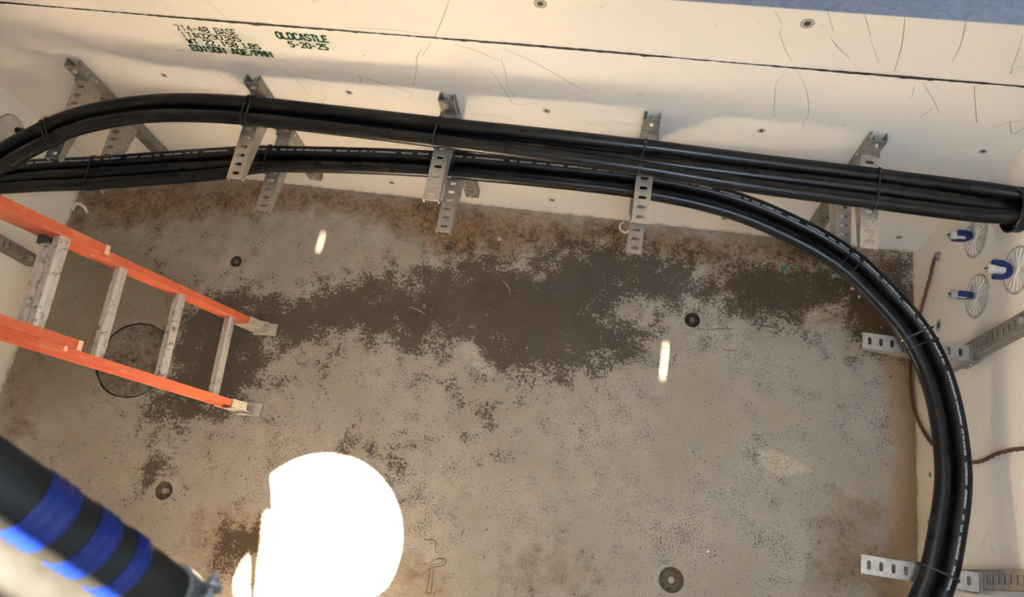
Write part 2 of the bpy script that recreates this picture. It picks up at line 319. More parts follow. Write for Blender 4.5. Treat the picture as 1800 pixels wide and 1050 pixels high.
# ------------------------------------------------------------------ floor
def sdist(px, py, poly):
    """signed distance (positive inside) of points to a polygon"""
    P = np.array(poly); Q = np.roll(P, -1, 0)
    d = np.full(px.shape, 1e9); ins = np.zeros(px.shape, bool)
    for (ax, ay), (bx, by) in zip(P, Q):
        ex, ey = bx - ax, by - ay; l2 = ex * ex + ey * ey + 1e-12
        t = np.clip(((px - ax) * ex + (py - ay) * ey) / l2, 0, 1)
        d = np.minimum(d, np.hypot(px - ax - t * ex, py - ay - t * ey))
        c = (ay > py) != (by > py)
        with np.errstate(divide='ignore', invalid='ignore'):
            ins ^= c & (px < ex * (py - ay) / (ey if abs(ey) > 1e-12 else 1e-12) + ax)
    return np.where(ins, d, -d)
def stain(px, py, lst, wd):
    f = np.zeros(px.shape)
    for poly, wt in lst:
        f = np.maximum(f, wt / (1 + np.exp(-sdist(px, py, poly) / wd)))
    return f
INSERTS = [(0.983, -0.466), (3.274, -0.474), (0.969, -1.618), (3.279, -1.634)]
INS_R = [.030, .036, .042, .052]
SUMP = (0.616, -1.040, .192)
def build_floor():
    st = .016
    xs = np.linspace(0, L, int(L / st) + 1); ys = np.linspace(-D, 0, int(D / st) + 1)
    holes = [(x, y, r) for (x, y), r in zip(INSERTS, INS_R)] + [SUMP]
    pts = [(float(x), float(y)) for x in xs for y in ys if all(math.hypot(x - hx, y - hy) > hr + st * .6 for hx, hy, hr in holes)]
    faces = []
    nb = len(pts); edges = []
    for hx, hy, hr in holes:
        n = 40 if hr < .1 else 90; b = len(pts)
        pts += circ(hx, hy, hr, n); edges += [(b + i, b + (i + 1) % n) for i in range(n)]
    vo, eo, fo, _, _, _ = delaunay_2d_cdt([Vector(q) for q in pts], edges, faces, 0, 1e-6)
    V = np.array([(q[0], q[1]) for q in vo])
    keep = []
    for f in fo:
        cx, cy = V[list(f)].mean(0)
        if all(math.hypot(cx - hx, cy - hy) > hr * .985 for hx, hy, hr in holes): keep.append(tuple(f))
    me = bpy.data.meshes.new('floor')
    me.from_pydata([(x, y, 0) for x, y in V], [], keep)
    bm = bmesh.new(); bm.from_mesh(me); bmesh.ops.recalc_face_normals(bm, faces=bm.faces)
    if sum(f.normal.z for f in bm.faces) < 0: bmesh.ops.reverse_faces(bm, faces=bm.faces)
    bm.to_mesh(me); bm.free()
    n = len(me.vertices); co = np.empty(n * 3); me.vertices.foreach_get('co', co); co = co.reshape(-1, 3)
    for nm, wd in (('wet', .065), ('rust', .045), ('olive', .07), ('sand', .016), ('pale', .010)):
        a = me.attributes.new(nm, 'FLOAT', 'POINT'); a.data.foreach_set('value', stain(co[:, 0], co[:, 1], [(q_, w_ * (1.22 if nm == 'wet' and w_ >= 1 else 1)) for q_, w_ in STAINS[nm]], wd).astype(np.float32))
    return me
def floor_mat(name, attrs=True):
    k = NT(name); p = k.pos()
    at = (lambda a: k.n('ShaderNodeAttribute', attribute_name=a).outputs['Fac']) if attrs else (lambda a: 0.35)
    fine = k.noise(p, 75, 8, .80); med = k.noise(p, 11, 6, .62); big = k.noise(p, 2.6, 4, .6); grit = k.noise(p, 230, 4, .7)
    c = k.mix(k.ramp(big, .38, .62), (.325, .275, .205), (.405, .355, .285))
    c = k.mix(k.math('MULTIPLY', k.ramp(med, .42, .68), .45), c, (.345, .322, .290))
    swirl = k.noise(p, 6, 5, .6, 2.5)
    c = k.mix(k.math('MULTIPLY', k.ramp(swirl, .52, .72), .35), c, (.40, .335, .245))
    # fine dark pepper over the whole slab, denser in patches
    fin2 = k.noise(p, 130, 5, .7)
    pep = k.math('ADD', k.math('MULTIPLY', k.math('SUBTRACT', fin2, .5), 1.0), k.math('ADD', k.math('MULTIPLY', k.math('SUBTRACT', med, .5), .30), k.math('MULTIPLY', k.math('SUBTRACT', big, .5), .30)))
    c = k.mix(k.math('MULTIPLY', k.ramp(pep, .065, .115), .72), c, (.105, .076, .046))
    c = k.mix(k.math('MULTIPLY', k.ramp(pep, -.06, -.16), .40), c, (.46, .41, .34))
    vo = k.n('ShaderNodeTexVoronoi', feature='F1'); k.lk(p, vo.inputs['Vector']); vo.inputs['Scale'].default_value = 34
    dots = k.math('LESS_THAN', vo.outputs['Distance'], k.ramp(k.noise(p, 7, 2), .40, .75, .03, .19))
    c = k.mix(k.math('MULTIPLY', dots, .75), c, (.060, .045, .030))
    sand = k.ramp(k.math('ADD', at('sand'), k.math('MULTIPLY', k.math('SUBTRACT', med, .5), .6)), .35, .75)
    c = k.mix(k.math('MULTIPLY', sand, .85), c, k.mix(k.ramp(grit, .40, .55), (.20, .125, .06), (.48, .375, .245)))
    ol = k.ramp(k.math('ADD', at('olive'), k.math('MULTIPLY', k.math('SUBTRACT', med, .5), .9)), .2, .95)
    c = k.mix(k.math('MULTIPLY', ol, .62), c, k.mix(k.ramp(med, .35, .65), (.130, .098, .055), (.215, .170, .105)))
    ru = k.ramp(k.math('ADD', at('rust'), k.math('ADD', k.math('MULTIPLY', k.math('SUBTRACT', med, .5), 1.1), k.math('MULTIPLY', k.math('SUBTRACT', fine, .5), .5))), .30, .85)
    rn = k.math('ADD', k.math('MULTIPLY', k.noise(p, 45, 8, .78), .7), k.math('MULTIPLY', k.noise(p, 9, 4, .6), .3))
    rc = k.mix(k.ramp(rn, .42, .58), (.080, .046, .020), (.330, .215, .115))
    rc = k.mix(k.math('MULTIPLY', k.ramp(k.noise(p, 5, 3), .5, .62), .45), rc, (.200, .100, .035))
    c = k.mix(k.math('MULTIPLY', ru, .92), c, rc)
    wf = k.math('ADD', at('wet'), k.math('ADD', k.math('MULTIPLY', k.math('SUBTRACT', med, .5), 2.3), k.math('MULTIPLY', k.math('SUBTRACT', fine, .5), 3.6)))
    wet = k.ramp(wf, .48, .66)
    wc = k.mix(k.ramp(big, .40, .60), (.050, .034, .018), (.072, .051, .030))
    wc = k.mix(k.math('MULTIPLY', k.ramp(med, .45, .65), .5), wc, (.085, .064, .042))
    wc = k.mix(k.math('MULTIPLY', ru, .8), wc, (.058, .034, .015))
    c = k.mix(k.math('MULTIPLY', wet, .90), c, wc)
    pl_ = k.math('MULTIPLY', k.ramp(at('pale'), .2, .6), k.ramp(k.noise(p, 40, 4, .6, 3.0), .42, .55))
    c = k.mix(k.math('MULTIPLY', pl_, .85), c, (.56, .49, .38))
    k.col(c); k.rough(k.ramp(wet, 0, 1, .80, .62)); k.b.inputs['Specular IOR Level'].default_value = .3
    h = k.math('ADD', k.math('MULTIPLY', fine, .6), k.math('MULTIPLY', med, 1.4))
    k.bump(h, .30, .004)
    return k.m
M_FLOOR = floor_mat('stained_concrete_floor')
M_FLOORP = floor_mat('stained_concrete_plain', False)
fl = link('floor', build_floor(), M_FLOOR); tag(fl, kind='structure')
m = MB(); random.seed(5)
def ribbon(m, pts, wdt, f, mi):
    pts = [np.array(q, float) for q in catmull(pts, 4)] if len(pts) > 2 else [np.array(q, float) for q in pts]
    n = len(pts); vs = []
    for i, q in enumerate(pts):
        t = pts[min(i + 1, n - 1)] - pts[max(i - 1, 0)]; t = t / (np.linalg.norm(t) + 1e-9); nn = np.array([-t[1], t[0]])
        ww = wdt * (.35 + .65 * math.sin(PI * (i + .6) / (n + .2))) * random.uniform(.7, 1.2)
        vs += [f(*(q + nn * ww / 2)), f(*(q - nn * ww / 2))]
    m.add(vs, [(2 * i, 2 * i + 1, 2 * i + 3, 2 * i + 2) for i in range(n - 1)], mi)
for i, s_ in enumerate(IMPR): ribbon(m, s_, .0045, lambda a, b: (a, b, .0008), 0 if i in (6, 7, 8) else 1)
im = m.build('scrape_marks', [simple('pale_scrape', (.42, .36, .28), .8), simple('dark_scrape', (.13, .085, .05), .8)], fl)
# cast-in lifting inserts: recess bowl, shade put into its dark colour, and pin
M_BOWL = simple('insert_recess', (.045, .032, .020), .8, var=.5, scale=60, bump=.4)
M_BOWLL = simple('insert_recess_pale', (.150, .112, .068), .85, var=.4, scale=60, bump=.4)
M_PIN = simple('insert_pin', (.40, .31, .23), .7, var=.25, scale=80)
M_PIND = simple('rusty_insert_bolt', (.14, .095, .065), .7, var=.4, scale=80)
for i, ((x, y), r) in enumerate(zip(INSERTS, INS_R)):
    m = MB(); dp = (.012, .03, .028, .034)[i]
    m.lathe([(r, 0), (r * .93, -dp * .25), (r * .72, -dp * .8), (r * .5, -dp), (0, -dp)], (x, y, 0), (0, 0, 1), 40, caps=False)
    bowl = m.build('lifting_recess', (M_BOWL, M_BOWL, M_BOWLL, M_BOWLL)[i], fl, smooth=True)
    m = MB(); pr = (.014, .015, .0135, .0150)[i]; seg = (6, 8, 20, 20)[i]
    m.lathe([(0, -dp * .1), (pr * .9, -dp * .12), (pr, -dp * .3), (pr, -dp), (0, -dp)], (x, y, 0), (0, 0, 1), seg)
    m.build('pin', (M_PIND, M_PIND, M_PIN, M_PIN)[i], bowl)
# outer raised rings cast round the inserts
m = MB()
for (x, y), r in zip(INSERTS, (.046, .050, .060, .075)):
    n = 40; rr = r
    m.lathe([(rr + .004, -.0005), (rr + .001, .0016), (rr - .002, -.0005)], (x, y, 0), (0, 0, 1), 48, caps=False)
m.build('cast_ring', M_FLOORP, fl, smooth=True)
# sump
m = MB(); m.lathe([(SUMP[2], 0), (SUMP[2] * .99, -.025), (0, -.025)], (SUMP[0], SUMP[1], 0), (0, 0, 1), 90, caps=False)
m.build('sump_seat', simple('sump_gap', (.045, .034, .02), .8), fl)
m = MB(); n = 72
m.prism(circ(SUMP[0], SUMP[1], .1835, n), [circ(SUMP[0] - .002, SUMP[1] - .004, .0095, 16)], lambda a, b, h: (a, b, h), (-.004, -.020))
k = NT('sump_lid_concrete'); p = k.pos(); nz = k.noise(p, 60, 7, .75); md = k.noise(p, 13, 5, .6)
c = k.mix(k.ramp(md, .4, .62), (.110, .082, .045), (.215, .185, .145)); c = k.mix(k.math('MULTIPLY', k.ramp(nz, .5, .6), .5), c, (.30, .27, .22)); c = k.mix(k.math('MULTIPLY', k.ramp(nz, .45, .38), .6), c, (.07, .05, .03))
k.col(c); k.rough(.8); k.bump(nz, .35, .004)
lid = m.build('sump_cover', k.m); tag(lid, 'round dark concrete sump cover with a small hole set in the floor beneath the ladder', 'cover')
m = MB(); m.lathe([(.009, -.0045), (.009, -.019), (0, -.019)], (SUMP[0] - .002, SUMP[1] - .004, 0), (0, 0, 1), 16, caps=False); m.build('drain_hole', M_HOLE, lid)

# ------------------------------------------------------------------ walls
T = .15; SY0 = -.818
def ribbon(m, pts, wdt, f, mi):
    pts = [np.array(q, float) for q in catmull(pts, 4)] if len(pts) > 2 else [np.array(q, float) for q in pts]
    n = len(pts); vs = []
    for i, q in enumerate(pts):
        t = pts[min(i + 1, n - 1)] - pts[max(i - 1, 0)]; t = t / (np.linalg.norm(t) + 1e-9); nn = np.array([-t[1], t[0]])
        ww = wdt * (.35 + .65 * math.sin(PI * (i + .6) / (n + .2))) * random.uniform(.7, 1.2)
        vs += [f(*(q + nn * ww / 2)), f(*(q - nn * ww / 2))]
    m.add(vs, [(2 * i, 2 * i + 1, 2 * i + 3, 2 * i + 2) for i in range(n - 1)], mi)
fb = lambda a, b: (a, -.0006, b)
m = MB(); m.box((-T, 0, -T), (L + T, T, ZC))
for s_ in SCR: ribbon(m, s_, random.uniform(.0012, .0026), fb, 1)
rs = random.Random(3)
for _ in range(70):   # small scuffs
    x, z = rs.uniform(.3, 4.2), rs.choice([rs.uniform(.85, 1.25), rs.uniform(.05, .5), rs.uniform(1.3, 1.7)])
    a = rs.uniform(-.6, .6); l_ = rs.uniform(.004, .02)
    ribbon(m, [(x, z), (x + l_ * math.cos(a), z + l_ * math.sin(a))], rs.uniform(.001, .0025), fb, 1)
def wall_build(m, name, mat=None):
    me = bpy.data.meshes.new(name); me.from_pydata(m.v, [], m.f)
    for i, mi in enumerate(m.mi): me.polygons[i].material_index = mi
    o = link(name, me, [mat or M_WALL, M_MARK]); tag(o, kind='structure'); return o
# back wall paint with green overspray round the stencilling
M_WALLB = wall_mat('painted_wall_back', (.83, .79, .72))
nt = M_WALLB.node_tree; K = NT.__new__(NT); K.m = M_WALLB; K.t = nt; K.b = nt.nodes['Principled BSDF']
old = K.b.inputs['Base Color'].links[0].from_socket
p = K.pos(); s3 = K.n('ShaderNodeSeparateXYZ'); K.lk(p, s3.inputs[0])
def boxmask(x0, x1, z0, z1, e=.02):
    a = K.math('MULTIPLY', K.ramp(s3.outputs[0], x0 - e, x0 + e), K.ramp(s3.outputs[0], x1 + e, x1 - e))
    b = K.math('MULTIPLY', K.ramp(s3.outputs[2], z0 - e, z0 + e), K.ramp(s3.outputs[2], z1 + e, z1 - e))
    return K.math('MULTIPLY', a, b)
hz = K.math('MAXIMUM', K.math('MULTIPLY', boxmask(1.16, 1.49, 1.087, 1.118, .010), .95), K.math('MAXIMUM', K.math('MULTIPLY', boxmask(1.16, 1.46, 1.12, 1.21, .03), .28), K.math('MULTIPLY', boxmask(1.56, 1.75, 1.16, 1.235, .03), .30)))
hz = K.math('MULTIPLY', hz, K.ramp(K.noise(p, 30, 4), .25, .6, .3, .85))
K.lk(K.mix(hz, old, (.30, .52, .33)), K.b.inputs['Base Color'])
wb = wall_build(m, 'wall_back', M_WALLB)
fr = lambda a, b: (L - .0006, a, b)
m = MB(); m.box((L, -D - T, -T), (L + T, 0, ZS)); m.box((L, -D - T, ZS), (L + T, SY0, ZC))
for s_ in SCRR: ribbon(m, s_, .002, fr, 1)
for _ in range(36):
    y, z = rs.uniform(-1.8, -.05), rs.uniform(.03, 1.0); a = rs.uniform(-3, 3); l_ = rs.uniform(.003, .014)
    ribbon(m, [(y, z), (y + l_ * math.cos(a), z + l_ * math.sin(a))], rs.uniform(.001, .003), fr, 1)
wr = wall_build(m, 'wall_right')
m = MB(); m.box((-T, -D - T, -T), (0, 0, ZC)); wl = wall_build(m, 'wall_left')
m = MB(); m.box((0, -D - T, -T), (L, -D, ZC)); wf_ = wall_build(m, 'wall_front')
m = MB(); m.box((0, -D, -T), (L, 0, -.06)); b_ = wall_build(m, 'trim_6'); 
# roof: slab with the hatch recess, unseen plate above cut to shape the sunlight
SX = .92; SY = -.818
def hole2(poly, z): return [(x + KX * z, y + KY * z) for x, y in poly]
streak_slits = [hole2([(3.163 + .0008 * math.cos(a), -.69 + .095 * math.sin(a)) for a in np.linspace(0, 2 * PI, 20, endpoint=False)], ZS),
         hole2([(1.395 + .0005 * math.cos(a), -.305 + .065 * math.sin(a)) for a in np.linspace(0, 2 * PI, 20, endpoint=False)], ZS)]  # slits added in the unseen slab to lay light streaks on the floor
m = MB(); m.prism([(0, 0), (L, 0), (L, SY), (SX, SY), (SX, -.70), (0, -.70)], streak_slits, lambda a, b, h: (a + KX * (h - ZS), b, h), (ZS, ZS + .010), robust=True)
m.box((SX, SY, ZS + .01), (L, SY + .02, ZC)); m.box((SX - .02, SY, ZS + .01), (SX, -.70, ZC)); m.box((0, -.70, ZS + .01), (SX, -.68, ZC))
me = bpy.data.meshes.new('ceiling'); me.from_pydata(m.v, [], m.f); ce = link('ceiling', me, M_SLAB); tag(ce, kind='structure')
C0 = (1.742, -1.712); PR = .357
patch = [(1.484, -1.506), (1.526, -1.635), (1.482, -1.646), (1.541, -1.990), (1.57, -2.12), (1.90, -2.12), (1.96, -2.0), (2.019, -1.896)]  # sun patch outline on the floor; the plate opening is traced from it
patch += [(C0[0] + PR * math.cos(a), C0[1] + PR * math.sin(a)) for a in np.radians(np.linspace(-22, 140, 50))]
sliver = hole2([(1.384, -1.835), (1.392, -1.822), (1.418, -1.812), (1.427, -1.82), (1.448, -1.88), (1.482, -2.0), (1.452, -2.0)], ZC)  # extra opening shaped to lay a thin sun streak beside the patch
# gap added in the unseen plate so a sunbeam grazes the near cables
gz = []
for e in (.018, .066):
    row = []
    for q, t in (((2.395, -1.62, 2.93), 0), ((2.444, -1.675, 2.835), 0), ((2.509, -1.748, 2.676), 0)):
        q = Vector(q) + Vector((-.50, -.80, -.30)).normalized() * e
        row.append((q.x + KX * (ZC - q.z), q.y + KY * (ZC - q.z)))
    gz.append(row)
graze = gz[0] + gz[1][::-1]
m = MB(); m.prism([(0, -D - .1), (L, -D - .1), (L, SY + .02), (SX - .02, SY + .02), (SX - .02, -.68), (0, -.68)], [hole2(patch, ZC), sliver, graze], lambda a, b, h: (a, b, h), (ZC, ZC + .01), robust=True)
me = bpy.data.meshes.new('sun_mask_plate'); me.from_pydata(m.v, [], m.f); o = link('sun_mask_plate', me, M_SLAB); tag(o, kind='structure')  # added out of view to mask the sun into its patches
# galvanised frame edge along the hatch
m = MB()
m.box((SX, -.832, ZS - .02), (L, SY - .001, ZS + .11)); fr_ = m.build('hatch_frame', galv('hatch_frame_zinc', (.20, .25, .35), .35, .8))
tag(fr_, 'blurred blue-grey galvanized metal bar crossing the top right corner of the view', 'bar')

# mastic joint between the two castings
def joint(name, p0, p1, nrm, sd_):
    m = MB(); rr = random.Random(sd_); n = 260; p0 = Vector(p0); p1 = Vector(p1); nv = Vector(nrm); vs = []
    for i in range(n + 1):
        q = p0.lerp(p1, i / n); h = .0040 + .0016 * math.sin(i * .09) + rr.uniform(-.0012, .0016); wv = .0022 * math.sin(i * .045 + sd_) + rr.uniform(-.0006, .0006)
        lo = h * (1 + (1.2 * rr.random() if rr.random() < .2 else 0))
        vs += [q + Vector((0, 0, wv + h)) + nv * .0012, q + Vector((0, 0, wv - lo)) + nv * .0012]
    m.add(vs, [(2 * i, 2 * i + 1, 2 * i + 3, 2 * i + 2) for i in range(n)])
    o = m.build(name, M_SEAM); tag(o, kind='structure')
joint('trim_2', (0, 0, SEAM), (L, 0, SEAM), (0, -1, 0), 1)
joint('trim_3', (L, 0, SEAM), (L, -D, SEAM), (-1, 0, 0), 2)
joint('trim_4', (0, 0, SEAM), (0, -D, SEAM), (1, 0, 0), 3)
joint('trim_5', (0, -D, SEAM), (L, -D, SEAM), (0, 1, 0), 4)

# ferrule holes cast in the walls
def insert_hole(par, c, nrm, r=.0125):
    m = MB(); m.lathe([(r * 1.25, .0004), (r, .0016), (r * .72, .0012), (r * .55, .0006)], c, nrm, 18)
    o = m.build('insert_hole', M_SPALL, par, smooth=True)
    m = MB(); m.lathe([(r * .66, .0007), (r * .45, .0010), (0, .0010)], c, nrm, 14); m.build('bore_shade_disc', M_HOLE, o)  # flat dark disc stands for the shade inside the hole
for x in (.125, .928, 1.736, 2.544, 3.363, 4.15):
    for z in (.142, .897, 1.489):
        if z == .142 and x < 1: continue
        insert_hole(wb, (x, 0, z), (0, -1, 0), .0125 if z < 1.4 else .017)
insert_hole(wr, (L, -.445, .245), (-1, 0, 0), .022); insert_hole(wr, (L, -1.253, .112), (-1, 0, 0), .012); insert_hole(wr, (L, -1.061, .132), (-1, 0, 0), .010)
insert_hole(wr, (L, -.629, .055), (-1, 0, 0), .020)

# stencilled lettering
G = {'0': [[(0, 1), (0, 5), (1, 6), (3, 6), (4, 5), (4, 1), (3, 0), (1, 0), (0, 1)]], '1': [[(1, 5), (2, 6), (2, 0)]], '2': [[(0, 5), (1, 6), (3, 6), (4, 5), (4, 4), (0, 0), (4, 0)]],
 '3': [[(0, 6), (4, 6), (2, 3.6), (4, 2.4), (4, 1), (3, 0), (0, 0)]], '4': [[(3, 0), (3, 6), (0, 2), (4, 2)]], '5': [[(4, 6), (0, 6), (0, 3.4), (3, 3.4), (4, 2.4), (4, 1), (3, 0), (0, 0)]],
 '7': [[(0, 6), (4, 6), (1.5, 0)]], '8': [[(1, 3), (0, 4), (0, 5), (1, 6), (3, 6), (4, 5), (4, 4), (3, 3), (1, 3), (0, 2), (0, 1), (1, 0), (3, 0), (4, 1), (4, 2), (3, 3)]],
 '9': [[(4, 3), (1, 3), (0, 4), (0, 5), (1, 6), (3, 6), (4, 5), (4, 1), (3, 0), (0, 0)]],
 'A': [[(0, 0), (2, 6), (4, 0)], [(1, 2), (3, 2)]], 'B': [[(0, 0), (0, 6), (3, 6), (4, 5), (4, 4), (3, 3), (0, 3)], [(3, 3), (4, 2), (4, 1), (3, 0), (0, 0)]],
 'C': [[(4, 5), (3, 6), (1, 6), (0, 5), (0, 1), (1, 0), (3, 0), (4, 1)]], 'D': [[(0, 0), (0, 6), (3, 6), (4, 5), (4, 1), (3, 0), (0, 0)]],
 'E': [[(4, 6), (0, 6), (0, 0), (4, 0)], [(0, 3), (3, 3)]], 'G': [[(4, 5), (3, 6), (1, 6), (0, 5), (0, 1), (1, 0), (4, 0), (4, 3), (2.4, 3)]], 'H': [[(0, 0), (0, 6)], [(4, 0), (4, 6)], [(0, 3), (4, 3)]],
 'I': [[(2, 0), (2, 6)]], 'L': [[(0, 6), (0, 0), (4, 0)]], 'M': [[(0, 0), (0, 6), (2, 2), (4, 6), (4, 0)]], 'N': [[(0, 0), (0, 6), (4, 0), (4, 6)]], 'O': [[(0, 1), (0, 5), (1, 6), (3, 6), (4, 5), (4, 1), (3, 0), (1, 0), (0, 1)]],
 'P': [[(0, 0), (0, 6), (3, 6), (4, 5), (4, 4), (3, 3), (0, 3)]], 'S': [[(4, 5), (3, 6), (1, 6), (0, 5), (0, 4), (4, 2), (4, 1), (3, 0), (1, 0), (0, 1)]], 'T': [[(0, 6), (4, 6)], [(2, 6), (2, 0)]],
 'W': [[(0, 6), (1, 0), (2, 4), (3, 0), (4, 6)]], '#': [[(1.2, 0), (1.2, 6)], [(2.8, 0), (2.8, 6)], [(0, 2), (4, 2)], [(0, 4), (4, 4)]], ',': [[(2, .8), (1.4, -1)]], '-': [[(.6, 3), (3.4, 3)]], '/': [[(.2, 0), (3.8, 6)]]}
def lettering(txt, x0, x1, z0, z1, th=1.15, fade=None):
    """z0 bottom, z1 top of the capitals"""
    m = MB(); adv = (x1 - x0) / len(txt); sx = adv * .74 / 4; sz = (z1 - z0) / 6
    for i, ch in enumerate(txt):
        if ch == ' ': continue
        ox = x0 + i * adv
        for pl_ in G[ch]:
            for a, b in zip(pl_[:-1], pl_[1:]):
                a = np.array(a, float); b = np.array(b, float); d = b - a; ln = np.hypot(*d)
                if ln >= 3.5: parts = [(a, a + d * .42), (a + d * .58, b)]
                else: parts = [(a, b)]
                for q0, q1 in parts:
                    dd = (q1 - q0) / (np.hypot(*(q1 - q0)) + 1e-9); nn = np.array([-dd[1], dd[0]]) * th * 1.8 / 2 * (1.0 if abs(dd[0]) < .5 else .72)
                    e = dd * .25
                    cs = [q0 - e + nn, q1 + e + nn, q1 + e - nn, q0 - e - nn]
                    m.add([(ox + c_[0] * sx, -.0009, z0 + c_[1] * sz) for c_ in cs], [(0, 1, 2, 3)])
    return m
for j, (txt, a, b, c0, c1, th, mt) in enumerate([
    ('714-48 BASE', 1.153, 1.402, 1.204, 1.234, .95, 1), ('IT#0290385', 1.155, 1.398, 1.168, 1.195, .95, 1), ('WT 22,158 LBS', 1.162, 1.462, 1.131, 1.158, 1.1, 0),
    ('EDISON AGE/PMH', 1.157, 1.492, 1.088, 1.120, 1.3, 0), ('OLDCASTLE', 1.555, 1.756, 1.207, 1.241, 1.3, 0), ('5-20-25', 1.587, 1.740, 1.163, 1.192, 1.25, 0)]):
    mm = M_STENCIL
    if mt:
        if 'stencil_paint_worn' in bpy.data.materials: mm = bpy.data.materials['stencil_paint_worn']
        else:
            kk = NT('stencil_paint_worn'); pp = kk.pos()
            f = kk.ramp(kk.noise(pp, 26, 5, .6), .40, .60)
            kk.col(kk.mix(f, (.02, .045, .025), (.30, .30, .22))); kk.rough(.7); mm = kk.m
    lettering(txt, a, b, c0, c1, th).build('stencil_lettering', mm, wb)

# ------------------------------------------------------------------ cable rack stanchions and arms
CW = .031      # half width
def make_channel(h=.805, first=True):
    """C channel, origin at its lower end on the wall, standing out along -y"""
    root = empty('cable_rack_stanchion')
    m = MB(); t = .003; dp = .040
    sl = [obround(0, z, .0155, .0055, 3) for z in np.arange(.035, h - .06, .0365)]
    f = lambda a, b, hh: (a, hh, b)
    m.prism([(-CW, 0), (CW, 0), (CW, h), (-CW, h)], sl, f, (-dp, -dp + t))
    for s in (-1, 1):
        m.box((min(s * CW, s * (CW - t)), -dp + t, 0), (max(s * CW, s * (CW - t)), -.003, h))
        m.box((min(s * CW, s * (CW + .0)), -.006, 0), (max(s * CW, s * (CW - .011)), -.002, h))
        m.box((min(s * (CW + .0006), s * (CW - .0002)), -dp * .62, .0), (max(s * (CW + .0006), s * (CW + .0016)), -dp * .50, h))
    m.build('channel', M_GALVD, root)
    for z in (h - .030, .030):
        b = MB(); b.lathe([(0, .052), (.009, .052), (.0105, .050), (.0105, .043), (.014, .0425), (.014, .040), (0, .040)], (0, 0, z), (0, -1, 0), 6)
        b.lathe([(.006, .0405), (.006, .0)], (0, 0, z), (0, -1, 0), 10)
        b.build('anchor_bolt', M_BOLT, root)
    return root
def make_arm(ln=.385):
    """perforated support arm, origin on the channel face at the height of its top, reaching along -y"""
    root = empty('perforated_bracket'); t = .003; y0 = -.041
    m = MB()
    f = lambda a, b, hh: (a, b, hh)
    sl = [obround(0, y, .0155, .0068, 5) for y in np.arange(y0 - ln + .026, y0 - .015, .0405)]
    m.prism([(-CW, y0), (CW, y0), (CW, y0 - ln), (-CW, y0 - ln)], sl, f, (0, -t))
    for s in (-1, 1):
        g = lambda a, b, hh, s=s: (s * (CW - hh), a, b)
        m.prism([(y0, -t), (y0, -.085), (y0 - .03, -.090), (y0 - ln * .55, -.055), (y0 - ln + .02, -.030), (y0 - ln, -.024), (y0 - ln, -t)], [], g, (0, t))
    m.build('arm_body', M_GALV, root)
    m = MB()
    for s in (-1, 1):
        m.box((min(s * CW, s * (CW + .0032)), y0 - .012, -.088), (max(s * CW, s * (CW + .0032)), -.012, .010))
    m.box((-CW, y0 - .003, .0), (CW, y0, .016)); m.box((-CW, y0 - .003, -.088), (CW, y0, -.003))
    m.build('mounting_hook', M_GALVD, root)
    for s in (-1, 1):
        m = MB(); m.lathe([(0, .0062), (.005, .0055), (.006, .003)], (s * (CW), -.026, -.030), (s, 0, 0), 10)
        m.build('rivet', M_BOLT, root)
    return root
def dup(root, name=None):
    r = root.copy(); col.objects.link(r)
    for ch in list(root.children):
        c_ = ch.copy(); col.objects.link(c_); c_.parent = r
        for g_ in list(ch.children):
            d_ = g_.copy(); col.objects.link(d_); d_.parent = c_
    return r
ZCH = .155
XC = [.556, 1.352, 2.156, 2.951, 3.763]
ZU, ZL = .870, .585
side = ['leftmost on the long wall', 'second from the left on the long wall', 'middle one of the long wall', 'fourth from the left on the long wall', 'rightmost on the long wall']
ch0 = make_channel(); used = False
def put(proto, flag, loc, rz):
    r = proto if not flag else dup(proto); r.location = loc; r.rotation_euler = (0, 0, rz); return r
flag = False
for x, s_ in zip(XC, side):
    r = put(ch0, flag, (x, 0, ZCH), 0); flag = True
    tag(r, 'upright slotted galvanized channel, ' + s_, 'stanchion', 'cable rack stanchions on the vault walls')
for y, s_ in ((-.655, 'on the right wall nearer the far corner, below the round duct discs'), (-1.470, 'on the right wall at the bottom right of the view')):
    r = put(ch0, True, (L, y, ZCH), -PI / 2); tag(r, 'slotted galvanized channel ' + s_, 'stanchion', 'cable rack stanchions on the vault walls')
r = put(ch0, True, (0, -.650, ZCH), PI / 2); tag(r, 'upright slotted galvanized channel on the left wall behind the orange ladder', 'stanchion', 'cable rack stanchions on the vault walls')
arm0 = make_arm(); flag = False
for x, s_ in zip(XC, ('the leftmost stanchion', 'the second stanchion from the left', 'the middle stanchion', 'the fourth stanchion from the left', 'the rightmost long-wall stanchion')):
    for z, u_ in ((ZU, 'upper'), (ZL, 'lower')):
        r = put(arm0, flag, (x, 0, z), 0); flag = True
        tag(r, 'perforated galvanized bracket, the %s one on %s' % (u_, s_), 'bracket', 'cable support brackets')
for y, s_ in ((-.672, 'reaching left from the right wall below the far right corner'), (-1.482, 'reaching left from the right wall at the bottom right of the view')):
    r = put(arm0, True, (L, y, ZL), -PI / 2); tag(r, 'perforated galvanized bracket ' + s_, 'bracket', 'cable support brackets')

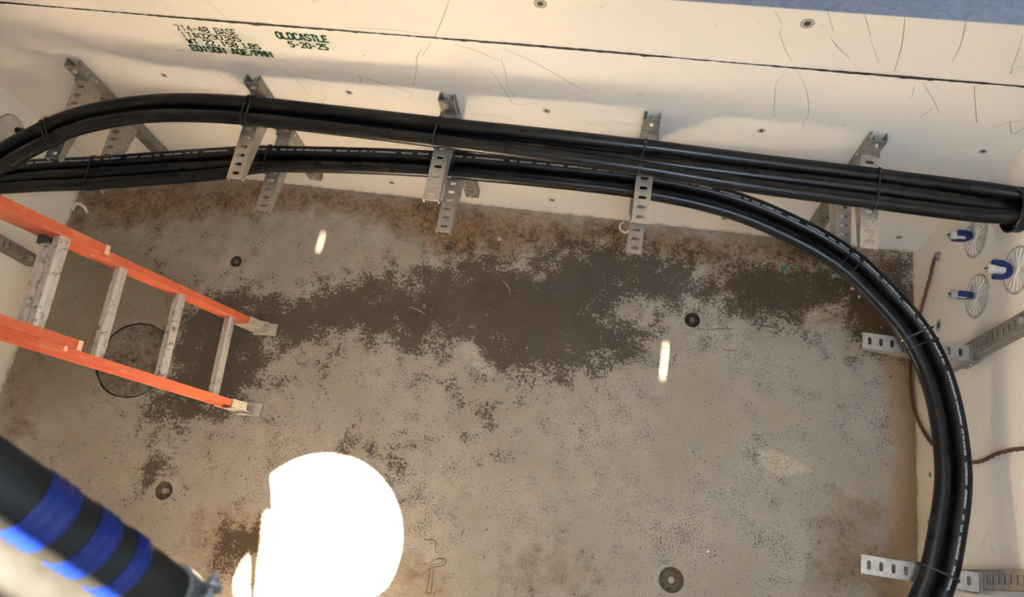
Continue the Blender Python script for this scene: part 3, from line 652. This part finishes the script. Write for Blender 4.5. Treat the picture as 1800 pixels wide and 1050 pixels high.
# ------------------------------------------------------------------ cables
RC = .027
def sweep(pts, r, seg=18):
    """tube with uv: u = length in metres, v = angle, v .25 is the top"""
    pts = [Vector(p) for p in pts]; n = len(pts); vs = []; uvs = []; u = 0
    me_f = []; lens = [0]
    for i in range(1, n): lens.append(lens[-1] + (pts[i] - pts[i - 1]).length)
    for i, p in enumerate(pts):
        t = (pts[min(i + 1, n - 1)] - pts[max(i - 1, 0)]).normalized()
        a = t.cross(Vector((0, 0, 1))).normalized()
        if abs(t.z) > .97: a = Vector((1, 0, 0))
        b = a.cross(t).normalized()
        for k_ in range(seg):
            th = 2 * PI * k_ / seg; vs.append(p + (a * math.cos(th) + b * math.sin(th)) * r)
    fs = []; uv = []
    for i in range(n - 1):
        for k_ in range(seg):
            fs.append((i * seg + k_, i * seg + (k_ + 1) % seg, (i + 1) * seg + (k_ + 1) % seg, (i + 1) * seg + k_))
            uv += [(lens[i], k_ / seg), (lens[i], (k_ + 1) / seg), (lens[i + 1], (k_ + 1) / seg), (lens[i + 1], k_ / seg)]
    fs += [tuple(range(seg - 1, -1, -1)), tuple((n - 1) * seg + k_ for k_ in range(seg))]; uv += [(0, 0)] * (2 * seg)
    return vs, fs, uv
def cable_obj(name, pts, r, mat, parent=None, seg=20):
    vs, fs, uv = sweep(pts, r, seg)
    me = bpy.data.meshes.new(name); me.from_pydata(vs, [], fs)
    ul = me.uv_layers.new(name='UVMap'); ul.data.foreach_set('uv', [c_ for q in uv for c_ in q])
    return link(name, me, mat, parent, smooth=True)
# keys: x, y, z of the support surface, theta (60 = trefoil, 0 = side by side)
UP = [(1.30, -2.058, .72, 60), (.80, -2.05, .80, 60), (.34, -1.86, .86, 60), (.175, -1.55, .87, 60), (.175, -1.15, .87, 60), (.24, -.80, .87, 60), (.335, -.575, .87, 60), (.428, -.461, .87, 60), (.522, -.380, .87, 60), (.619, -.306, .87, 60),
      (.761, -.242, .87, 60), (.934, -.193, .87, 60), (1.139, -.165, .87, 60), (1.379, -.155, .87, 60), (1.756, -.160, .87, 60), (2.172, -.168, .87, 58), (2.566, -.174, .87, 50),
      (2.932, -.182, .87, 40), (3.328, -.193, .87, 18), (3.751, -.200, .87, 4), (4.05, -.212, .868, 10), (4.20, -.220, .862, 35), (4.262, -.222, .86, 55)]
LO = [(.006, -.438, .560, 45), (.121, -.424, .565, 25), (.324, -.385, .578, 8), (.561, -.349, .5855, 4), (.896, -.284, .585, 6), (1.158, -.240, .585, 25), (1.374, -.208, .585, 56), (1.921, -.161, .585, 60), (2.408, -.145, .585, 60),
      (2.949, -.150, .585, 60), (3.282, -.190, .585, 60), (3.54, -.273, .585, 60), (3.749, -.382, .585, 60), (3.912, -.535, .585, 60), (4.025, -.686, .585, 60), (4.095, -.885, .585, 60), (4.120, -1.134, .585, 60), (4.093, -1.348, .585, 60),
      (4.045, -1.531, .585, 60), (3.93, -1.76, .585, 60), (3.70, -1.96, .59, 60), (3.30, -2.05, .60, 60), (2.7, -2.058, .64, 60), (2.0, -2.058, .68, 60), (1.32, -2.058, .72, 60)]
def bundle_paths(K_):
    P = catmull(K_, 14); n = len(P); A, B, C_ = [], [], []
    for i, q in enumerate(P):
        t = np.array(P[min(i + 1, n - 1)][:3]) - np.array(P[max(i - 1, 0)][:3]); t[2] = 0; t /= np.linalg.norm(t); lat = np.array([-t[1], t[0], 0])
        th = math.radians(min(60, max(2, q[3])) * (.80 if q[2] > .8 else .86)); base = np.array([q[0], q[1], q[2] + RC + .001])
        o = lat * 2.02 * RC * math.cos(th) + np.array([0, 0, 2.02 * RC * math.sin(th)]); o2 = -lat * 2.02 * RC * math.cos(th) + np.array([0, 0, 2.02 * RC * math.sin(th)])
        A.append(base + o); B.append(base); C_.append(base + o2)
    return A, B, C_, P
UA, UB, UC, UPp = bundle_paths(UP); LA, LB, LC, LOp = bundle_paths(LO)
for nm, pts, mt, lb in (
    ('a', UA, M_CABLE, 'thick black cable of the upper bundle, the strand nearest the long wall'),
    ('b', UB, M_CABLE, 'thick black cable of the upper bundle, the strand in the shadowed middle'),
    ('c', UC, M_CABLE, 'thick black cable of the upper bundle, the front strand farthest from the long wall'),
    ('d', LA, M_CABLEP, 'thick black cable with white printing on the outside of the lower bundle'),
    ('e', LB, M_CABLE, 'thick black cable of the lower bundle, the strand in the dark middle'),
    ('f', LC, M_CABLE, 'thick black cable of the lower bundle, the strand on the inside of the bend')):
    o = cable_obj('power_cable', pts, RC, mt); tag(o, lb, 'cable', 'black power cables racked round the vault')

# cable ties: closed nylon bands round a bundle
def hull(pts):
    pts = sorted(set((round(a, 5), round(b, 5)) for a, b in pts)); lo = []; hi = []
    cr = lambda o, a, b: (a[0] - o[0]) * (b[1] - o[1]) - (a[1] - o[1]) * (b[0] - o[0])
    for q in pts:
        while len(lo) > 1 and cr(lo[-2], lo[-1], q) <= 0: lo.pop()
        lo.append(q)
    for q in reversed(pts):
        while len(hi) > 1 and cr(hi[-2], hi[-1], q) <= 0: hi.pop()
        hi.append(q)
    return lo[:-1] + hi[:-1]
def tie(paths, P, target, ax, label, skew=0.0, wd=.006, headang=.3, under=None, mat=None):
    vals = [q[ax] for q in P]; lim = [i for i in range(len(P)) if (P[i][1] > -1.62)]
    i = min(lim, key=lambda j: abs(vals[j] - target))
    t = np.array(P[i + 1][:3]) - np.array(P[i - 1][:3]); t[2] = 0; t /= np.linalg.norm(t); lat = np.array([-t[1], t[0], 0]); c0 = np.array([P[i][0], P[i][1], 0])
    pts2 = []
    for pp in paths:
        q = pp[i] - c0; a0, b0 = float(q @ lat), float(q[2])
        pts2 += [(a0 + (RC + .0022) * math.cos(a), b0 + (RC + .0022) * math.sin(a)) for a in np.linspace(0, 2 * PI, 24, endpoint=False)]
    if under is not None: pts2 += [(0, under)]
    H = hull(pts2); n = len(H); vs = []; cx = sum(h[0] for h in H) / n; cz = sum(h[1] for h in H) / n
    span = max(h[0] for h in H) - min(h[0] for h in H)
    for a, b in H:
        sh = skew * (a - cx) / span; d_ = np.array([a - cx, b - cz]); d_ /= np.linalg.norm(d_)
        for oo, ww in ((0, -wd / 2), (.0024, -wd / 2), (.0024, wd / 2), (0, wd / 2)):
            vs.append(c0 + lat * (a + d_[0] * oo) + np.array([0, 0, b + d_[1] * oo]) + t * (ww + sh))
    m = MB(); m.add(vs, [(4 * j + e, 4 * ((j + 1) % n) + e, 4 * ((j + 1) % n) + (e + 1) % 4, 4 * j + (e + 1) % 4) for j in range(n) for e in range(4)])
    o = m.build('cable_tie', mat or M_TIE); tag(o, label, 'cable tie', 'black cable ties round the bundles')
    # head with the cut tail
    jj = min(range(n), key=lambda j: abs(math.atan2(H[j][1] - cz, H[j][0] - cx) - headang)); a, b = H[jj]
    d_ = np.array([a - cx, b - cz]); d_ /= np.linalg.norm(d_); cc = c0 + lat * (a + d_[0] * .004) + np.array([0, 0, b + d_[1] * .004]) + t * skew * (a - cx) / span
    e1 = lat * d_[0] + np.array([0, 0, d_[1]]); e2 = np.cross(t, e1); h = MB()
    Mx = Matrix(((t[0], e1[0], e2[0], cc[0]), (t[1], e1[1], e2[1], cc[1]), (t[2], e1[2], e2[2], cc[2]), (0, 0, 0, 1)))
    h.box((-.0045, -.004, -.005), (.0045, .004, .005), Mx); h.box((-.002, .001, .004), (.002, .003, .016), Mx)
    h.build('tie_head', mat or M_TIE, o)
U3 = (UA, UB, UC); L3 = (LA, LB, LC)
tie(U3, UPp, .556, 0, 'black cable tie round the upper bundle near the left edge, over the leftmost bracket', .015, headang=-1.0)
tie(U3, UPp, .568, 0, 'second band of the black cable tie pair over the leftmost arm', .02, headang=2.6)
tie(U3, UPp, 1.352, 0, 'black cable tie round the upper bundle at the second stanchion, left band', .004, headang=1.5)
tie(U3, UPp, 1.372, 0, 'black cable tie round the upper bundle at the second stanchion, right band', .004, headang=1.3)
tie(U3, UPp, 2.156, 0, 'black cable tie round the upper bundle at the middle stanchion', .006, headang=1.4)
tie(U3, UPp, 2.945, 0, 'black cable tie round the upper bundle at the fourth stanchion', .012, headang=1.5)
tie(U3, UPp, 3.770, 0, 'black cable tie round the upper bundle at the rightmost long-wall stanchion', .01, headang=1.2)
tie(L3, LOp, .535, 0, 'thin black cable tie round the lower bundle at the far left', .01, headang=1.7)
tie(L3, LOp, 1.345, 0, 'black cable tie round the lower bundle above the second lower arm', .012, headang=1.9)
tie(L3, LOp, 2.180, 0, 'black cable tie round the lower bundle beside the middle lower arm', .008, headang=-.6)
tie(L3, LOp, 3.755, 0, 'black cable tie at the start of the right-hand bend, upper of two', .0, headang=-2.6)
tie(L3, LOp, 3.785, 0, 'black cable tie at the start of the right-hand bend, lower of two', .0, headang=-2.6)
M_TIEG = simple('greenish_nylon', (.05, .055, .04), .25)
tie(L3, LOp, -.655, 1, 'shiny dark green cable tie round the bend over the right wall bracket', .0, headang=.2, mat=M_TIEG)
tie(L3, LOp, -.685, 1, 'black cable tie on the bend just below the shiny dark green one', .0, headang=2.9)
tie(L3, LOp, -1.482, 1, 'black cable tie round the lower bundle over the arm at the bottom right', .0, wd=.008, headang=2.9)

# ------------------------------------------------------------------ duct ends
def bell(name, c, nrm, r, label, r0=.078, ln=.075):
    root = empty(name, (0, 0, 0)); m = MB()
    m.lathe([(r0, 0), (r0, ln * .45), (r * .96, ln * .85), (r, ln), (r - .004, ln + .004), (r * .93, ln * .92), (r0 - .006, ln * .45), (r0 - .008, 0.002), (0, .002)], c, nrm, 40)
    m.build('bell_mouth', M_BELL, root, angle=.6); tag(root, label, 'duct end'); return root
bell('duct_bell_mouth', (L, -.230, .897), (-1, 0, 0), 0.081, 'black flared duct mouth on the right wall that the upper bundle enters', .077, .034)
bell('duct_bell_mouth', (0, -.438, .592), (1, 0, 0), .100, 'black flared duct mouth on the left wall where the lower cable bundle enters', .092, .04)
def disc_unit(c, nx, r, label, rot=0.0, blue=True, hub=True):
    """ribbed blanking disc flush in the wall; nx = direction it faces along x"""
    root = empty('duct_blanking_disc', c)
    m = MB(); m.lathe([(r, .0004), (r, .003), (r * .955, .0035), (r * .93, .0012), (0, .0016)], (0, 0, 0), (nx, 0, 0), 48); 
    m.build('disc', M_DISC, root, angle=.5)
    m = MB(); m.lathe([(r * 1.045, .0004), (r * 1.02, .0045), (r * .975, .0048), (r * .96, .0008)], (0, 0, 0), (nx, 0, 0), 48); m.build('rim', M_RIM, root, smooth=True)
    for i in range(16):
        a = 2 * PI * i / 16 + .1; d_ = Vector((0, math.cos(a), math.sin(a))); s_ = Vector((0, -math.sin(a), math.cos(a)))
        m = MB(); q0 = d_ * r * .16; q1 = d_ * r * .90; t0, t1 = .0012, .0026; N_ = Vector((nx, 0, 0)) * .0052; Z0 = Vector((nx, 0, 0)) * .001
        m.add([q0 - s_ * t0 + Z0, q0 + s_ * t0 + Z0, q1 + s_ * t1 + Z0, q1 - s_ * t1 + Z0, q0 + N_, q1 + N_ * .9], [(0, 1, 2, 3), (0, 4, 1), (1, 4, 5, 2), (3, 5, 4, 0), (2, 5, 3)])
        m.build('rib', M_DISC, root)
    if hub:
        m = MB(); m.lathe([(.016, .001), (.014, .008), (.009, .010), (0, .010)], (0, 0, 0), (nx, 0, 0), 20); m.build('hub', M_DISC, root, angle=.5)
    tag(root, label, 'duct disc', 'ribbed blanking discs'); return root
def plug(c, nx, rot, label, tilt=(0, 0)):
    root = empty('duct_plug', c)
    ax = Vector((nx, tilt[0], tilt[1])).normalized(); lt = Vector((0, math.cos(rot), math.sin(rot))); lt = (lt - ax * lt.dot(ax)).normalized(); th = ax.cross(lt)
    f = lambda a, b, h: tuple(ax * a + lt * b + th * h)
    out = [(.006, -.014), (.014, -.026), (.034, -.034), (.066, -.034), (.066, -.020), (.040, -.020), (.030, -.014), (.026, 0), (.030, .014), (.040, .020), (.066, .020), (.066, .034), (.034, .034), (.014, .026), (.006, .014)]
    m = MB(); m.prism(out, [], f, (-.010, .010)); m.build('blue_clip', M_BLUEP, root)
    m = MB(); m.lathe([(.013, .028), (.013, .058), (.017, .060), (.017, .082), (.015, .085), (0, .085)], (0, 0, 0), ax, 20); m.build('clear_knob', M_CLEAR, root, angle=.5)
    m = MB(); m.lathe([(.0025, .084), (.003, .094), (0, .095)], (0, 0, 0), ax, 8)
    m.build('dark_tip', M_TIE, root)
    tag(root, label, 'plug', 'blue and clear duct plugs'); return root
RD = .083
disc_unit((L, -.186, .585), -1, RD, 'cream ribbed duct disc on the right wall directly below the black duct mouth')
disc_unit((L, -.432, .572), -1, RD, 'cream ribbed duct disc on the right wall above the slotted channel, nearest the floor corner')
disc_unit((L, -.436, .850), -1, RD, 'cream ribbed duct disc cut by the right edge of the view')
disc_unit((0, -.160, .545), 1, .085, 'cream spoked duct disc on the left wall at the left edge above the cables')
plug((L - .006, -.180, .566), -1, PI / 2, 'small blue and clear plug below the black duct mouth, seen edge on')
plug((L - .006, -.428, .556), -1, PI / 2 + .2, 'small blue and clear plug on the lower ribbed disc near the floor corner')
plug((L - .006, -.434, .830), -1, 0.05, 'open blue C-shaped plug with clear knob at the right edge of the view')
m = MB(); m.tube([(.004, -.128, .52), (.045, -.128, .515)], .014, 14); o = m.build('duct_stub', M_BELL, None, angle=.5); tag(o, 'small dark plug on the spoked disc at the left edge', 'plug')

# ------------------------------------------------------------------ bare copper ground wire on the right wall
GW = [(L + .01, -.131, .262), (L - .012, -.139, .262), (L - .018, -.171, .245), (L - .012, -.214, .199), (L - .012, -.286, .138), (L - .012, -.35, .088), (L - .012, -.445, .02), (L - .020, -.547, .010), (L - .020, -.683, .012),
      (L - .012, -.794, .036), (L - .012, -.897, .127), (L - .012, -.981, .243), (L - .012, -1.045, .392), (L - .012, -1.062, .5), (L - .012, -1.066, .581), (L - .014, -1.056, .678), (L - .012, -1.056, .767), (L - .012, -1.062, .85), (L - .012, -1.07, 1.05), (L - .012, -1.10, 1.30)]
gp = catmull(GW, 12); m = MB()
lens = [0]
for i in range(1, len(gp)): lens.append(lens[-1] + np.linalg.norm(gp[i] - gp[i - 1]))
for ph in range(3):
    pts = []
    for i, q in enumerate(gp):
        t = Vector(gp[min(i + 1, len(gp) - 1)] - gp[max(i - 1, 0)]).normalized(); a = t.cross(Vector((1, 0, 0))).normalized(); b = a.cross(t); an = lens[i] * 2 * PI / .11 + ph * 2 * PI / 3
        pts.append(Vector(q) + (a * math.cos(an) + b * math.sin(an)) * .0036)
    m.tube(pts, .0040, 7)
o = m.build('ground_wire', M_COPPER, smooth=True); tag(o, 'brown twisted bare copper ground wire hanging on the right wall behind the cable bend', 'wire')
m = MB(); m.lathe([(.020, 0), (.019, .006), (.013, .012), (.010, .016), (0, .016)], (L, -.131, .262), (-1, 0, 0), 18); o.select_set(False)
w2 = m.build('wire_anchor', M_GALVD, None, angle=.6); tag(w2, 'small grey anchor in the right wall holding the top of the copper wire', 'anchor')

# ------------------------------------------------------------------ ladder
LO0 = Vector((1.24107, -.99944, 0)); LU = Vector((-.30438573, -.02320899, .95226607)); LT = Vector((-.07602792, .99710569, 0)); LN = Vector((.94950992, .07239881, .30526928))
ML = Matrix(((LT.x, LN.x, LU.x, LO0.x), (LT.y, LN.y, LU.y, LO0.y), (LT.z, LN.z, LU.z, LO0.z), (0, 0, 0, 1)))
lad = empty('extension_ladder'); lad.matrix_world = ML
tag(lad, 'orange fibreglass extension ladder with grey aluminium rungs standing on the floor at the left', 'ladder')
def cchan(s, web_in, n0, n1, s0, s1, fl_=.030, t=.0045, wt=.005, chamf=0):
    """C rail: web at |x| = web_in, flanges pointing outwards"""
    m = MB()
    a, b = sorted((s * web_in, s * (web_in + wt))); m.box((a, n0, s0), (b, n1, s1))
    a, b = sorted((s * (web_in + wt), s * (web_in + fl_)))
    m.box((a, n0, s0), (b, n0 + t, s1)); m.box((a, n1 - t, s0), (b, n1, s1))
    return m
WB, WF = .183, .170
for s in (-1, 1):
    cchan(s, WB, -.040, .040, .085, 3.55).build('side_rail', M_ORANGE, lad)
    cchan(s, WF - .004, .046, .120, 1.012, 3.85, fl_=.033).build('fly_rail', M_ORANGE, lad)
def rung(n0, s, wdt, hw=.021, hh=.019, name='rung'):
    m = MB(); prof = [(-hw, -hh * .55), (-hw * .7, -hh), (hw * .7, -hh), (hw, -hh * .55), (hw * .95, hh * .35), (hw * .72, hh), (-hw * .72, hh), (-hw * .95, hh * .35)]
    n = len(prof)
    vs = [(x, n0 + a, s + b) for x in (-wdt, wdt) for a, b in prof]
    m.add(vs, [(i, (i + 1) % n, (i + 1) % n + n, i + n) for i in range(n)] + [tuple(range(n)), tuple(range(2 * n - 1, n - 1, -1))])
    for q in (-.5, 0, .5): 
        for sgn in (-1, 1): m.box((-wdt, n0 + hw * q - .0012, s + hh - .0002), (wdt, n0 + hw * q + .0012, s + hh + .0010)) if sgn == 1 else None
    return m.build(name, M_ALU, lad)
S0 = .2306
for k_ in range(11): rung(0, S0 + .305 * k_, WB)
for k_ in range(3, 12): rung(.083, S0 + .305 * k_ + .012, WF - .004, .023, .021, 'fly_rung')
for s in (-1, 1):
    m = MB(); a, b = sorted((s * .150, s * .183)); m.box((a, -.024, S0 + .915 - .028), (b, .046, S0 + .915 + .030)); m.build('rung_lock', M_LOCK, lad)
    m = MB(); a, b = sorted((s * (WF - .004), s * (WF + .031)))
    m.box((a, .116, .998), (b, .1215, 1.016)); m.box((a, .0455, .998), (b, .0475, 1.016)); m.build('rail_end_cap', simple('pale_fibre_edge', (.66, .42, .30), .6) if s == -1 else bpy.data.materials['pale_fibre_edge'], lad)
    # foot: boot, pivot pin and shoe plate
    m = MB(); a, b = sorted((s * (WB - .004), s * (WB + .034)))
    m.box((a, -.043, .055), (b, -.0405, .165)); m.box((a, .0405, .055), (b, .0445, .150)); a2, b2 = sorted((s * (WB - .004), s * (WB - .0005))); m.box((a2, -.043, .030), (b2, .043, .150))
    a3, b3 = sorted((s * (WB + .0305), s * (WB + .034))); m.box((a3, -.043, .030), (b3, .043, .120))
    ft = m.build('foot_boot', M_ALUF, lad)
    m = MB(); m.lathe([(0, 0), (.007, 0), (.007, .048), (0, .048)], (s * (WB - .008), 0, .045), (s, 0, 0), 12); m.build('pivot_pin', M_BOLT, ft)
    # shoe lies flat on the floor: built in world axes, then brought into the ladder frame
    Mi = ML.inverted(); wx = LO0 + LT * s * (WB + .015); m = MB()
    Sh = Mi @ Matrix.Translation(wx) @ Matrix.Rotation(math.atan2(LN.y, LN.x), 4, 'Z')
    m.box((-.045, -.030, .010), (.072, .030, .014), Sh)
    for q in (-1, 1): a, b = sorted((q * .026, q * .030)); m.prism([(-.040, .014), (.045, .014), (.030, .045), (.0, .062), (-.03, .045)], [], lambda u_, v_, h_, a=a: tuple(Sh @ Vector((u_, a + h_, v_))), (0, .003))
    m.box((.066, -.030, .010), (.072, .030, .019), Sh)
    sh = m.build('shoe', M_ALUF, lad)
    m = MB(); m.box((-.044, -.029, .0005), (.071, .029, .010), Sh); m.build('rubber_pad', M_PAD, sh)

# ------------------------------------------------------------------ foreground cable bundle hanging in the hatch, close to the camera
FA = [(2.30, -1.50, 3.74), (2.22, -1.48, 3.45), (2.25, -1.52, 3.20), (2.345, -1.60, 2.98), (2.444, -1.675, 2.835), (2.509, -1.748, 2.676), (2.515, -1.80, 2.60), (2.45, -1.89, 2.46), (2.34, -1.97, 2.28), (2.05, -2.0, 2.05), (1.6, -2.0, 1.65), (1.35, -2.0, 1.2)]
fp = [Vector(q) for q in catmull(FA, 14)]
o = cable_obj('taped_cable', [tuple(q) for q in fp], .0275, M_DUSTY, None, 28)
tag(o, 'thick black cable with three bands of blue tape at bottom left, close up', 'cable', 'foreground cables at bottom left')
def arc_pt(path, s_):
    d_ = 0
    for a, b in zip(path[:-1], path[1:]):
        l_ = (b - a).length
        if d_ + l_ >= s_: return a.lerp(b, (s_ - d_) / l_)
        d_ += l_
    return path[-1]
lf = [0]
for a, b in zip(fp[:-1], fp[1:]): lf.append(lf[-1] + (b - a).length)
i0 = min(range(len(fp)), key=lambda i: (fp[i] - Vector(FA[4])).length); sA = lf[i0]
TB = [(sA + .012, .030), (sA + .060, .024), (sA + .100, .018)]
for s_, wd in TB:
    n = 8; pts = [arc_pt(fp, s_ + wd * (i / n - .5)) for i in range(n + 1)]
    m = MB(); m.tube(pts, [.0275 + .0012 + .0006 * math.sin(i * 2.1) for i in range(n + 1)], 28, cap=True); m.build('blue_tape_band', M_BLUE, o, angle=.8)
off = Vector((-.50, -.80, -.30)).normalized() * .0535; fb2 = [q + off * 1.0 for q in fp]
o2 = cable_obj('hanging_cable', [tuple(q) for q in fb2], .0255, M_DUSTY, None, 28); tag(o2, 'dusty sunlit cable just below the blue-taped one in the bottom left corner', 'cable', 'foreground cables at bottom left')
off = Vector((-.50, -.80, -.30)).normalized() * .105; fb3 = [q + off for q in fp[:-1]]
o3 = cable_obj('hanging_cable', [tuple(q) for q in fb3], .0255, M_CABLE, None, 28); tag(o3, 'dark cable barely showing in the very bottom left corner', 'cable', 'foreground cables at bottom left')

# pipe clamp with bolt at the lower end of the taped cable
cl = empty('pipe_clamp'); pc = arc_pt(fp, sA + .172); pt_ = (arc_pt(fp, sA + .177) - arc_pt(fp, sA + .167)).normalized()
CLX = Vector((.95, .25, .18)); CLX = (CLX - pt_ * CLX.dot(pt_)).normalized(); CLY = pt_.cross(CLX)
m = MB(); m.tube([pc - pt_ * .010, pc - pt_ * .009, pc + pt_ * .009, pc + pt_ * .010], [.0290, .0315, .0315, .0290], 32); M_CLAMP = galv('clamp_zinc', (.16, .165, .16), .3, .8); m.build('band', M_CLAMP, cl, angle=.6)
fm = lambda a, b, h: tuple(pc + CLX * a + pt_ * b + CLY * h)
m = MB()
for h0 in (-.008, .005): m.prism([(.028, -.009), (.048, -.009), (.053, -.004), (.053, .004), (.048, .009), (.028, .009)], [circ(.043, 0, .0035, 10)], fm, (h0, h0 + .003))
m.build('ear', M_CLAMP, cl)
bc = pc + CLX * .043
m = MB(); m.lathe([(0, -.022), (.0032, -.022), (.0032, .016)], bc, CLY, 12); m.lathe([(.0065, -.015), (.0065, -.0085), (0, -.0085)], bc, CLY, 6); m.lathe([(.0075, .008), (.0085, .010), (.0085, .015), (.005, .019), (0, .019)], bc, CLY, 14)
m.build('clamp_bolt', M_CLAMP, cl, angle=.5)
tag(cl, 'shiny galvanized clamp with bolt and nut on the blue-taped cable', 'clamp')

# ------------------------------------------------------------------ small things on the floor
def bit(name, pts, r, mat, label, cat, seg=8):
    m = MB(); m.tube(catmull(pts, 8), r, seg); o = m.build(name, mat, smooth=True); tag(o, label, cat); return o
bit('plastic_strap', [(.012, -.300, .012), (.02, -.268, .02), (.045, -.262, .024), (.075, -.275, .018), (.095, -.300, .007)], .008, M_WHITE, 'curved white plastic strip on the floor by the left wall above the ladder', 'strip')
bit('plastic_ring', [(2.90, -.012, .010), (2.885, -.030, .012), (2.89, -.055, .010), (2.915, -.066, .006), (2.935, -.05, .006)], .006, M_WHITE, 'small white plastic loop on the floor beside the tip of the fourth lower arm', 'loop')
bit('wire_scrap', [(2.628, -1.748, .004), (2.642, -1.760, .005), (2.634, -1.776, .006), (2.618, -1.772, .009), (2.622, -1.758, .006), (2.636, -1.785, .003), (2.632, -1.83, .003), (2.612, -1.88, .003)], .0016, M_MARK, 'tiny curled dark wire scrap on the floor at the bottom centre', 'wire scrap', 6)
def chip(name, x, y, s_, mat, label, cat, sd_=1):
    rr = random.Random(sd_); bm = bmesh.new(); bmesh.ops.create_icosphere(bm, subdivisions=2, radius=1)
    for v in bm.verts: v.co *= rr.uniform(.7, 1.15); v.co = Vector((x + v.co.x * s_[0], y + v.co.y * s_[1], s_[2] * .6 + v.co.z * s_[2] * .6))
    lo = min(v.co.z for v in bm.verts)
    for v in bm.verts: v.co.z -= lo - .0003
    me = bpy.data.meshes.new(name); bm.to_mesh(me); bm.free(); o = link(name, me, mat); tag(o, label, cat); return o
chip('green_scrap', 3.678, -.158, (.017, .016, .008), M_GREEN, 'small crumpled dark green scrap on the brown stained floor near the back wall', 'scrap', 4)
chip('white_pebble', 3.994, -.222, (.011, .008, .006), M_WHITE, 'white chip on the floor below the rightmost long-wall arm', 'chip', 5)
chip('white_pebble', 4.025, -.258, (.007, .010, .004), M_WHITE, 'smaller off-white chip just below the larger white chip', 'chip', 6)
chip('white_pebble', 4.122, -.395, (.004, .004, .003), M_WHITE, 'tiny white speck on the dark stain in the right corner', 'chip', 7)
chip('white_pebble', 3.42, -1.497, (.006, .006, .004), M_WHITE, 'tiny white chip on the floor above the bottom right recessed pin', 'chip', 8)
chip('grey_pebble', 2.301, -.178, (.012, .010, .006), M_SPALL, 'small pale grey pebble on the rusty floor below the middle arms', 'chip', 9)
